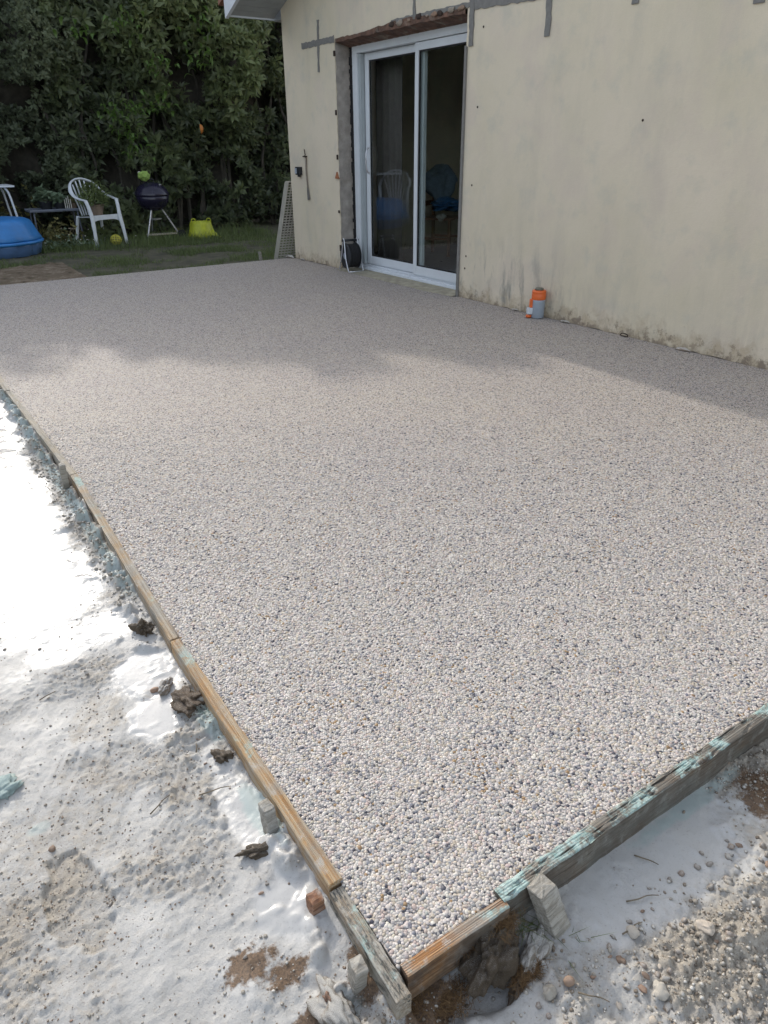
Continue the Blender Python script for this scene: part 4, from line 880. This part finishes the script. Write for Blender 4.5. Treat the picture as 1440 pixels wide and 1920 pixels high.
# grass
def grass(name, n_, gen, ln, wd, mat, seed, z0=-.10):
    r_ = np.random.default_rng(seed); P_ = gen(r_, n_); n_ = len(P_); a = r_.uniform(0, 6.28, n_); l_ = ln*r_.uniform(.4, 1.3, n_)*(1+.6*fbm(P_[:, 0], P_[:, 1], 2.5, 3, seed)); le = r_.uniform(.1, .8, n_)
    z = np.full(n_, z0); b = np.stack([P_[:, 0], P_[:, 1], z], -1); s = np.stack([-np.sin(a), np.cos(a), 0*a], -1)*wd
    d = np.stack([np.cos(a)*le, np.sin(a)*le, np.ones(n_)], -1); mid = b+d*l_[:, None]*.5; tip = b+d*l_[:, None]*np.array([1.5, 1.5, .9])
    V_ = np.stack([b-s, b+s, mid+s*.7, mid-s*.7, tip], 1).reshape(-1, 3); k = (np.arange(n_)*5)[:, None]
    F_ = np.stack([np.concatenate([k, k+1, k+2], 1), np.concatenate([k, k+2, k+3], 1), np.concatenate([k+3, k+2, k+4], 1)], 1).reshape(-1, 3)
    o = np_mesh(name, V_, F_, mat, attrs=dict(tint=np.repeat(np.clip(r_.normal(.4, .2, n_), 0, 1), 5))); tag(o, 'short uneven lawn grass between the terrace and the hedge', 'grass', kind='stuff'); return o
def gg(r_, n_):
    x = r_.uniform(.5, 6.2, n_); y = r_.uniform(9.05, 13.9, n_); bare = (x < 2.05+.25*fbm(x, y, 3, 2, 4)) & (y < 10.8+.3*fbm(x, y, 3, 2, 9)); k = (~bare | (r_.random(n_) < .06)) & (r_.random(n_) < .5+1.5*fbm(x, y, 1.8, 3, 6)); return np.stack([x, y], -1)[k]
grass('lawn_grass', 95000, gg, .055, .0028, M['grass'], 31)
grass('tall_grass', 5000, lambda r_, n_: np.stack([r_.uniform(.5, 6, n_), r_.uniform(12.2, 13.9, n_)], -1), .15, .004, M['grass'], 32)

# ------------------------------------------------------------------ garden things by the hedge
GZ = -.10
def mono_chair(loc, rz_, sc, label):
    c = empty('plastic_chair', loc, rz_, label, 'chair'); c.scale = sc; W = M['white_pl']
    s = MB(); n_ = 12                                   # seat: dished plate
    for jx in range(n_+1):
        for jy in range(n_+1):
            u = jx/n_*2-1; v = jy/n_*2-1; wd = .235-.02*(v+1)/2; x = u*wd; y = v*.22; z = .43-.022*(1-u*u)*(1-v*v*.6)-.02*(v+1)*.5; s.v.append((x, y, z))
    for jx in range(n_):
        for jy in range(n_): s.f.append((jx*(n_+1)+jy, (jx+1)*(n_+1)+jy, (jx+1)*(n_+1)+jy+1, jx*(n_+1)+jy+1))
    o = s.build('seat', W, c, smooth=True); md = o.modifiers.new('s', 'SOLIDIFY'); md.thickness = .012
    s = MB(); pr = []                                   # curved apron under the front edge
    for k in range(13):
        u = k/12*2-1; x = u*.24; pr += [(x, -.235+.02*u*u, .44), (x, -.235+.02*u*u, .375-.035*u*u*u*u), (x, -.215+.02*u*u, .375-.035*u*u*u*u), (x, -.215+.02*u*u, .44)]
    s.v = pr
    for k in range(12):
        for q_ in range(4): s.f.append((k*4+q_, (k+1)*4+q_, (k+1)*4+(q_+1) % 4, k*4+(q_+1) % 4))
    s.build('seat_apron', W, c, smooth=False)
    for sx in (-1, 1):
        P_ = smoothpath([(sx*.275, -.265, 0), (sx*.262, -.25, .22), (sx*.25, -.225, .42), (sx*.262, -.20, .56), (sx*.272, -.17, .645)], 4)
        MB().tube(P_, [.028]*5+[.034]*5+[.03]*7, 10, ry=[.020]*17, up=(0, 1, 0)).build('leg', W, c, smooth=True)
        P_ = smoothpath([(sx*.25, .31, 0), (sx*.225, .26, .22), (sx*.205, .21, .42)], 4)
        MB().tube(P_, .027, 10, ry=.016, up=(0, 1, 0)).build('leg', W, c, smooth=True)
    loop = [(.272, -.185, .645), (.285, -.05, .665), (.285, .08, .70), (.262, .19, .775), (.20, .27, .865), (.10, .315, .915), (0, .325, .93)]
    loop = loop+[(-x, y, z) for x, y, z in loop[-2::-1]]
    MB().tube(smoothpath(loop, 5), .030, 10, ry=.014, up=(0, .45, 1)).build('back_frame', W, c, smooth=True)
    for k in range(7):
        u = (k-3)/3; x0 = u*.12; x1 = u*.225; zt = .915-.13*u*u; yt = .315-.07*u*u
        MB().tube(smoothpath([(x0, .215, .42), ((x0+x1)/2*.95, .25-.02*u*u, .62), (x1, yt, zt)], 4), .013, 8, ry=.005, up=(0, 1, 0)).build('back_slat', W, c, smooth=True)
    return c
ch = mono_chair((3.09, 13.02, GZ), R_(22), (1.06, 1.0, 1.06), 'white plastic garden chair holding a potted plant left of the barbecue')
mono_chair((.72, 12.9, GZ), R_(40), (1.06, 1, 1.06), 'white plastic garden chair beside the table outside the frame')
def plant(name, label, loc, pot_r, pot_h, rad, n_, size, mat, seed, aspect=.3, potmat=None, up=.8, per=6, flat=.8):
    p = empty(name, loc, 0, label, 'potted plant')
    if pot_h: MB().lathe([(pot_r*.7, 0), (pot_r*.98, pot_h*.88), (pot_r*1.06, pot_h*.88), (pot_r*1.06, pot_h), (pot_r*.95, pot_h), (pot_r*.93, pot_h*.9), (.001, pot_h*.9)], n=20).build('pot', potmat or M['terra'], p, smooth=False)
    r_ = np.random.default_rng(seed); q = r_.normal(size=(n_, 3)); q /= np.linalg.norm(q, axis=1)[:, None]; q *= (r_.random(n_)**.45)[:, None]*rad; q[:, 2] = np.abs(q[:, 2])*flat*1.4
    nr = q/(np.linalg.norm(q, axis=1)[:, None]+1e-6); nr[:, 2] += up; nr /= np.linalg.norm(nr, axis=1)[:, None]
    q[:, 2] += pot_h
    leaf_cloud('leaves', q, nr, size*np.ones(n_), np.clip(r_.normal(.5, .2, n_), 0, 1), mat, p, aspect, per, seed)
    st = MB()
    for k in range(5):
        a = k*1.25; st.tube([(0, 0, max(0, pot_h*.8)), (math.cos(a)*rad*.3, math.sin(a)*rad*.3, pot_h+rad*.5)], .004, 5)
    st.build('stem', M['twig'], p); return p
plant('potted_plant', 'bushy green plant in a dull clay pot on the white chair seat', (3.10, 13.10, GZ+.45), .14, .16, .22, 120, .10, M['grass'], 21, .16, up=.9, flat=1.1)
plant('potted_plant', 'grey green broad leaved plant in a black pot on the tray', (2.42, 13.45, .44), .11, .13, .15, 26, .10, M['sage'], 22, .7, M['blackpl'])
plant('potted_plant', 'lower pale leaved plant in a black pot right of the broad leaved one', (2.62, 13.40, .44), .09, .11, .11, 22, .08, M['sage'], 23, .6, M['blackpl'])
plant('potted_plant', 'small dark pot with dry tan plant at the right end of the tray', (2.82, 13.42, .44), .08, .09, .07, 16, .05, M['yel'], 24, .4, M['terra'])
# plant tray on legs
tr = empty('plant_tray', (2.5, 13.45, GZ), 0, 'low grey blue metal tray table carrying potted plants', 'table')
tt = MB(); tt.box((-.38, -.22, .52), (.42, .22, .535)); tt.box((-.38, -.235, .535), (.42, -.22, .56)); tt.box((-.38, .22, .535), (.42, .235, .56)); tt.build('tray', M['greymetal'], tr, bevel=.003)
for a, b in ((-.33, -.18), (.37, -.18), (-.33, .18), (.37, .18)): MB().tube([(a, b, 0), (a*.95, b*.9, .52)], .012, 8).build('leg', M['greymetal'], tr)
sk = empty('stick_bundle', (2.72, 13.3, .44), 0, 'pale upright label sticks between the pots on the tray', 'sticks')
for k in range(4): MB().box((-.04+k*.03, 0, -.0), (-.028+k*.03, .006, .15+.05*((k*7) % 3)/2)).build('stick', M['paper'], sk)
yb = empty('yellowing_bush', (2.42, 13.15, GZ), 0, 'yellowing low bush under the plant tray beside the blue tub', 'bush')
r_ = np.random.default_rng(9); q = r_.normal(size=(150, 3))*np.array([.16, .12, .16]); q[:, 2] = np.abs(q[:, 2])+.05; nr = q/np.linalg.norm(q, axis=1)[:, None]
leaf_cloud('leaves', q, nr, .05*np.ones(150), np.clip(r_.normal(.5, .25, 150), 0, 1), M['yel'], yb, .5, 7, 3)
MB().tube([(0, 0, 0), (0, .02, .3)], .008, 6).build('stem', M['twig'], yb)
yb2 = empty('yellowing_bush', (1.55, 13.85, GZ), 0, 'yellowish dry bush glimpsed under the white table', 'bush')
q = r_.normal(size=(200, 3))*np.array([.35, .12, .25]); q[:, 2] = np.abs(q[:, 2])+.2; nr = q/np.linalg.norm(q, axis=1)[:, None]
leaf_cloud('leaves', q, nr, .06*np.ones(200), np.clip(r_.normal(.5, .25, 200), 0, 1), M['yel'], yb2, .5, 7, 3); MB().tube([(0, 0, 0), (0, .02, .5)], .008, 6).build('stem', M['twig'], yb2)
fl = empty('wild_plant', (2.50, 12.75, GZ), 0, 'small white flowered weeds in the grass by the white chair', 'weeds')
q = r_.normal(size=(60, 3))*np.array([.28, .25, .08]); q[:, 2] = np.abs(q[:, 2])+.02; nr = np.tile([[0, -.3, 1.]], (60, 1))
leaf_cloud('leaves', q, nr, .05*np.ones(60), r_.random(60), M['sage'], fl, .4, 6, 3)
fw = MB()
for k in range(22):
    x, y, z = r_.normal()*.28, r_.normal()*.25, abs(r_.normal())*.1+.08; fw.lathe([(.001, 0), (.012, .004), (.002, .01)], (x, y, z), 6)
fw.build('flowers', M['paper'], fl)
# blue tub (lidded sand pit)
tub = empty('sand_pit', (1.43, 12.6, GZ), 0, 'lidded blue plastic sand pit cut by the left picture edge', 'sand pit')
def shell(fl_, ph=0): return lambda a, r, z: r*(1+fl_*abs(math.sin(a*8+ph)))
MB().lathe([(.56, 0), (.60, .02), (.635, .15), (.64, .18)], n=96, fn=shell(.045)).build('basin', M['blue_dk'], tub, smooth=True)
MB().lathe([(.655, .165), (.69, .18), (.70, .20), (.685, .215), (.66, .22)], n=64).build('rim', M['blue_pl'], tub, smooth=True)
MB().lathe([(.655, .222), (.665, .24), (.63, .30), (.58, .42), (.55, .48), (.50, .505), (.42, .515), (.2, .53), (.02, .535)], n=96, fn=lambda a, r, z: r*(1+(.022*abs(math.sin(a*6)) if z < .5 else 0))).build('lid', M['blue_pl'], tub, smooth=True)
# white table
tb = empty('garden_table', (1.12, 13.35, GZ), 0, 'white metal garden table behind the blue sand pit at the left edge', 'table')
MB().box((-.82, -.33, .905), (.83, .33, .93)).build('table_top', M['white_pl'], tb, bevel=.006)
for sx in (-1, 1):
    for sy in (-1, 1):
        MB().tube(smoothpath([(sx*.69, sy*.28, .905), (sx*.735, sy*.28, .82), (sx*.765, sy*.29, .6), (sx*.80, sy*.30, .3), (sx*.82, sy*.31, 0)], 4), .016, 8).build('leg', M['white_pl'], tb, smooth=True)
# kettle barbecue
bq = empty('kettle_barbecue', (4.12, 13.3, GZ), 0, 'black kettle barbecue on silver legs with a cloth on its lid', 'barbecue')
MB().lathe([(.06, .455), (.15, .475), (.22, .53), (.265, .62), (.28, .70)], n=36).build('bowl', M['enamel'], bq, smooth=True)
MB().lathe([(.288, .70), (.29, .715), (.28, .74), (.25, .80), (.19, .86), (.11, .895), (.02, .905)], n=36).build('lid', M['enamel'], bq, smooth=True)
hh = MB(); hh.tube(smoothpath([(-.06, 0, .895), (-.055, 0, .945), (.055, 0, .945), (.06, 0, .895)], 4), .011, 8); hh.build('lid_handle', M['blackpl'], bq, smooth=True)
MB().lathe([(.02, .86), (.022, .875), (.01, .878)], (.12, -.14, 0), 10).build('lid_vent', M['steel'], bq)
for k, (x0, y0, x1, y1) in enumerate(((-.08, -.10, -.24, -.20), (.12, -.08, .36, -.16), (.0, .14, .02, .36))):
    MB().tube([(x0, y0, .47), (x1, y1, .03)], .013, 8).build('leg', M['steel'], bq)
    MB().tube([(x1, y1, .06), (x1*1.02, y1*1.02, 0)], .016, 8).build('leg_foot', M['blackpl'], bq)
MB().lathe([(.005, .30), (.10, .315), (.11, .325), (.11, .33)], n=20).build('ash_pan', M['steel'], bq)
MB().box((-.22, -.22, .075), (.36, -.04, .095)).build('bottom_shelf', simple('pale_wood_shelf', (.36, .32, .25), .7), bq, bevel=.004)
for sy in (-.28, .30): MB().lathe([(.03, -.015), (.075, -.015), (.075, .015), (.03, .015)], n=18, M=Matrix.Translation((.36 if sy < 0 else .02, sy+.06, .07)) @ Matrix.Rotation(R_(90), 4, 'X')).build('wheel', M['blackpl'], bq)
cl = rockmesh('cloth', M['limecloth'], 81, 4, .9, 2.2, 4); rock('folded_cloth', cl, (4.02, 13.27, .90), (.085, .06, .075), 'crumpled light green cloth draped on the barbecue lid handle', 'cloth', (0, .2, .3))
rock('folded_cloth', rockmesh('cloth', M['paper'], 82, 2, .6, 2.2, 2), (3.945, 13.25, .955), (.03, .02, .02), 'small white rag tip above the green cloth', 'cloth', (0, .2, .3))
# lime tub
lt_ = empty('flexible_tub', (4.80, 12.95, GZ), R_(-15), 'lime green flexible tub with two loop handles on the grass right of the barbecue', 'tub')
def tubf(a, r, z): return r*(1+.06*math.sin(9*a+z*20)*(z+.05)*3+.04*math.sin(13*a-z*35)+.10*math.sin(2*a+.5)*(1-z*2)+.05*math.sin(5*a)*(.4-z)+.04*math.sin(3*a))
MB().lathe([(.23, 0), (.24, .02), (.20, .12), (.175, .22), (.165, .27), (.15, .268), (.16, .2), (.19, .05), (.01, .03)], n=40, fn=tubf).build('tub_body', M['lime'], lt_, smooth=True)
for sx in (-1, 1): MB().tube(smoothpath([(sx*.13-.035, -.10, .255), (sx*.13-.025, -.11, .315), (sx*.13+.025, -.11, .315), (sx*.13+.035, -.10, .255)], 5), .009, 8).build('handle', M['lime'], lt_, smooth=True)
MB().add([(.14, -.16, .06), (.33, -.17, .0), (.30, -.05, .0), (.17, -.03, .14), (.2, -.1, .12)], [(0, 1, 4), (1, 2, 4), (2, 3, 4), (3, 0, 4)]).build('skirt_fold', M['lime'], lt_)
plant('low_shrub', 'yellow green leafy clump left of the lime tub', (4.52, 13.2, GZ), .1, 0, .12, 30, .06, M['yel'], 29, .5)['category'] = 'plant'
# ball
bl = empty('slatted_ball', (3.245, 12.72, -.012), 0, 'yellow slatted ball in the grass under the white chair', 'ball')
MB().lathe([(.072*math.cos(t), .066*math.sin(t)) for t in np.linspace(-1.5, 1.5, 13)], n=20).build('core', M['gcap'], bl, smooth=True)
for k in range(5):
    zc_ = -.05+k*.025; rr_ = math.sqrt(max(.0004, .084**2-zc_**2*1.2)); MB().tube([(rr_*math.cos(a), rr_*math.sin(a), zc_) for a in np.linspace(0, 2*math.pi, 25)[:-1]], .0075, 6, closed=True).build('hoop', M['yellow'], bl, smooth=True)
for k in range(6):
    a = k*math.pi/6; MB().tube([(.085*math.cos(t)*math.cos(a), .085*math.cos(t)*math.sin(a), .078*math.sin(t)) for t in np.linspace(0, 2*math.pi, 25)[:-1]], .006, 6, closed=True, up=(.3, .4, .1)).build('rib', M['yellow'], bl, smooth=True)
# lattice panels leaning at the corner
lp = empty('lattice_panel', (4.47, 9.32, -.11), 0, 'stack of pale lattice panels leaning against the far corner of the house', 'lattice')
u = Vector((1, 0, 0)); BL = Vector((0, 0, 0)); TL = Vector((.155, -.20, 1.02)); dv = (TL-BL)
for layer in range(3):
    off_ = Vector((-.006*layer, .028*layer, 0))
    fm = MB(); fm.tube([BL+off_, TL+off_], .010, 6); fm.tube([BL+off_+u*.85, TL+off_+u*.85], .010, 6); fm.tube([BL+off_, BL+off_+u*.85], .010, 6); fm.tube([TL+off_, TL+off_+u*.85], .010, 6); fm.build('panel_frame', M['lattice'], lp)
    if layer in (0, 2):
        for k in range(1, 30):
            p = BL+dv*(k/30)+off_; MB().box((0, -.004, -.006), (.85, .004, .006), Matrix.Translation(p)).build('lattice_bar', M['lattice'], lp)
        for k in range(1, 18): 
            p = BL+off_+u*(.85*k/18); MB().tube([p, p+dv], .0055, 4).build('lattice_bar', M['lattice'], lp)
# ------------------------------------------------------------------ things at the wall
rl = empty('cable_reel', (4.56, 7.50, .0), R_(-6), 'black cable reel with a silver tube stand beside the sliding door', 'cable reel')
MX = Matrix.Translation((0, 0, .175)) @ Matrix.Rotation(R_(90), 4, 'Y')
MB().lathe([(.02, -.075), (.135, -.075), (.14, -.07), (.14, -.062), (.07, -.06), (.02, -.06)], n=36, M=MX).build('flange', M['blackpl'], rl, smooth=False)
MB().lathe([(.02, .06), (.07, .06), (.14, .062), (.14, .07), (.135, .075), (.02, .075)], n=36, M=MX).build('flange', M['blackpl'], rl)
for k in range(6): MB().tube([MX @ Vector((.118*math.cos(a), .118*math.sin(a), -.05+k*.02)) for a in np.linspace(0, 2*math.pi, 33)[:-1]], .0105, 7, closed=True, up=(1, 0, .01)).build('cable_coil', M['gasket'], rl, smooth=True)
MB().lathe([(.02, -.082), (.035, -.082), (.035, -.076), (.02, -.076)], n=20, M=MX).build('socket_hub', M['gcyl'], rl)
for sx in (-.095, .095): 
    MB().tube(smoothpath([(sx, -.13, .012), (sx, -.06, .15), (sx*.9, -.01, .335), (sx*.9, .02, .345), (sx, .06, .15), (sx, .13, .012)], 5), .0075, 8).build('stand_tube', M['steel'], rl, smooth=True)
MB().tube([(-.095, -.13, .012), (.095, -.13, .012)], .0075, 8).build('stand_tube', M['steel'], rl, smooth=True)
MB().tube([(-.10, .005, .345), (.10, .005, .345)], .014, 10).build('carry_handle', M['blackpl'], rl, smooth=True)
# orange and grey canister
oc = empty('orange_canister', (4.497, 4.375, 0), R_(0), 'orange topped grey plastic canister standing on the terrace by the wall', 'canister')
MB().lathe([(.052, 0), (.055, .004), (.057, .14), (.057, .155)], n=28).build('body', M['gcyl'], oc, smooth=True)
def wavy(a, r, z): return r
MB().lathe([(.0575, .150), (.059, .155), (.059, .195), (.056, .20), (.059, .205), (.058, .222), (.05, .226)], n=28).build('cap', M['orange'], oc, smooth=True)
MB().lathe([(.036, .2265), (.036, .238), (.030, .243), (.004, .243)], n=20).build('vent_lid', M['gcap'], oc, smooth=True)
ax = R_(150)  # the spout points to the left of the picture
Mx = Matrix.Rotation(ax, 4, 'Z')
MB().box((.050, -.022, .085), (.072, .022, .152), Mx).build('latch', M['orange'], oc, bevel=.005)
MB().box((.048, -.026, .030), (.092, .026, .084), Mx).build('spout', M['white_pl'], oc, bevel=.008)
MB().lathe([(.018, .002), (.024, .004), (.024, .022), (.016, .026)], (.074, 0, 0), 16, M=Mx).build('nozzle', M['orange'], oc, smooth=True)
# barbecue tool on a hook, black lamp socket
tl = empty('hanging_scraper', (4.560, 8.48, 1.20), 0, 'long handled rusty scraper hanging from a hook on the wall', 'scraper')
MB().tube(smoothpath([(0, 0, .0), (-.006, .002, -.12), (-.004, -.004, -.26), (-.003, -.012, -.34)], 4), .009, 8).build('handle', simple('worn_tool_handle', (.20, .17, .14), .6), tl, smooth=True)
MB().add([(-.004, -.03+.012, -.33), (-.004, -.048, -.46), (-.004, .012, -.475), (-.004, .012, -.33), (.003, -.018, -.33), (.003, -.048, -.46), (.003, .012, -.475), (.003, .012, -.33)], [(0, 1, 2, 3), (7, 6, 5, 4), (0, 4, 5, 1), (1, 5, 6, 2), (2, 6, 7, 3), (3, 7, 4, 0)]).build('blade', simple('dull_tool_steel', (.20, .19, .18), .5, .3), tl)
hk = empty('wall_hook', (4.556, 8.49, 1.21), 0, 'bent black wire hook on the wall above the scraper', 'hook')
MB().tube(smoothpath([(.012, .05, .0), (-.01, .045, -.002), (-.02, .0, .0), (-.018, -.03, .012), (-.012, -.012, .05), (-.008, .004, .075)], 4), .006, 6).build('wire', M['rust_dark'], hk, smooth=True)
MB().box((-.008, -.025, -.008), (.012, .045, .006)).build('bracket', M['rust_dark'], hk)
bx = empty('outdoor_socket', (4.57, 8.665, 1.05), 0, 'black weatherproof socket box on the wall left of the scraper', 'socket')
MB().box((-.045, -.055, -.045), (-.001, .055, .045)).build('housing', M['blackpl'], bx, bevel=.006)
MB().box((-.055, .005, -.03), (-.046, .045, .03)).build('flap', M['gcyl'], bx, bevel=.003)
MB().box((-.035, -.02, -.068), (-.01, .02, -.046)).build('cable_gland', M['blackpl'], bx, bevel=.004)
sc_ = empty('metal_scrap', (4.548, 3.50, 0), 0, 'small rusty metal bracket lying at the foot of the wall', 'bracket')
MB().tube(smoothpath([(0, -.035, .0), (-.004, -.03, .018), (-.004, .02, .02), (0, .035, .0)], 4), .004, 6).build('strap', M['rust_dark'], sc_, smooth=True)
MB().box((-.012, -.03, .001), (.0, .02, .005)).build('base_plate', M['rust_dark'], sc_)
rk = rockmesh('mortar_lump', M['clod_w'], 90, 3, .8, 1.6, 3)
for (x, y, s_, lb) in ((4.545, 4.10, .03, 'flat mortar crumb right of the canister at the wall foot'), (4.55, 4.70, .025, 'dark mortar crumb left of the canister at the wall foot'), (4.55, 2.98, .035, 'brown mortar crumb at the wall foot near the right edge'), (4.53, 9.02, .06, 'mortar lump at the foot of the lattice panels'), (4.55, 8.7, .03, 'mortar crumb at the wall foot below the socket box')):
    rock('mortar_lump', rk, (x, y, .004), (s_*.6, s_*1.6, s_*.35), lb, 'mortar lump', (0, 0, 0))

# ------------------------------------------------------------------ seen through the glass
cu = MB(); N_ = 60
for k in range(N_+1):
    y = 7.12+.53*k/N_; x = 5.02+.02*math.sin(k*.45)
    cu.v += [(x, y, .06), (x, y, 2.4)]
for k in range(N_): cu.f.append((2*k, 2*k+2, 2*k+3, 2*k+1))
o = cu.build('curtain', M['curtain'], smooth=True); md = o.modifiers.new('s', 'SOLIDIFY'); md.thickness = .004; tag(o, 'grey brown curtain hanging behind the left door pane', 'curtain')
ic_ = empty('wooden_chair', (6.2, 7.9, .02), R_(30), 'wooden dining chair indoors behind the right door pane', 'chair')
MB().box((-.21, -.21, .44), (.21, .21, .47)).build('seat', M['chairwood'], ic_, bevel=.005)
for a, b, t in ((-.19, -.19, .44), (.19, -.19, .44), (-.19, .19, .95), (.19, .19, .95)): MB().box((a-.018, b-.018, 0), (a+.018, b+.018, t)).build('leg', M['chairwood'], ic_, bevel=.003)
MB().box((-.17, .18, .80), (.17, .20, .92)).build('backrest', M['chairwood'], ic_); MB().box((-.17, .18, .6), (.17, .20, .66)).build('backrest', M['chairwood'], ic_)
for a in (-.19, .19): MB().box((a-.01, -.17, .2), (a+.01, .17, .23)).build('stretcher', M['chairwood'], ic_)
rock('draped_coat', rockmesh('coat', M['bluecloth'], 95, 4, .6, 1.6, 4), (6.2, 7.95, .88), (.22, .18, .20), 'grey blue cloth heap over the indoor chair', 'cloth', (0, 0, .4))
rock('blue_sheet', rockmesh('bluesheet', M['bluebag'], 96, 4, .9, 2.2, 4), (6.22, 7.8, .64), (.26, .2, .07), 'crumpled shiny blue sheet on the indoor chair', 'sheet', (0, 0, .4))
rock('crumpled_paper', rockmesh('paper', M['paper'], 97, 3, .9, 2.0, 3), (6.05, 7.72, .50), (.07, .05, .04), 'white crumpled paper on the indoor chair seat', 'paper', (0, 0, .4))
tbi = empty('dining_table', (8.6, 7.2, .02), 0, 'dark wooden table in the room behind the left pane', 'table')
MB().box((-.7, -.45, .72), (.7, .45, .75)).build('table_top', M['chairwood'], tbi, bevel=.004)
for a in (-.63, .63):
    for b in (-.38, .38): MB().box((a-.03, b-.03, 0), (a+.03, b+.03, .72)).build('leg', M['chairwood'], tbi)
print('objects', len(bpy.data.objects))
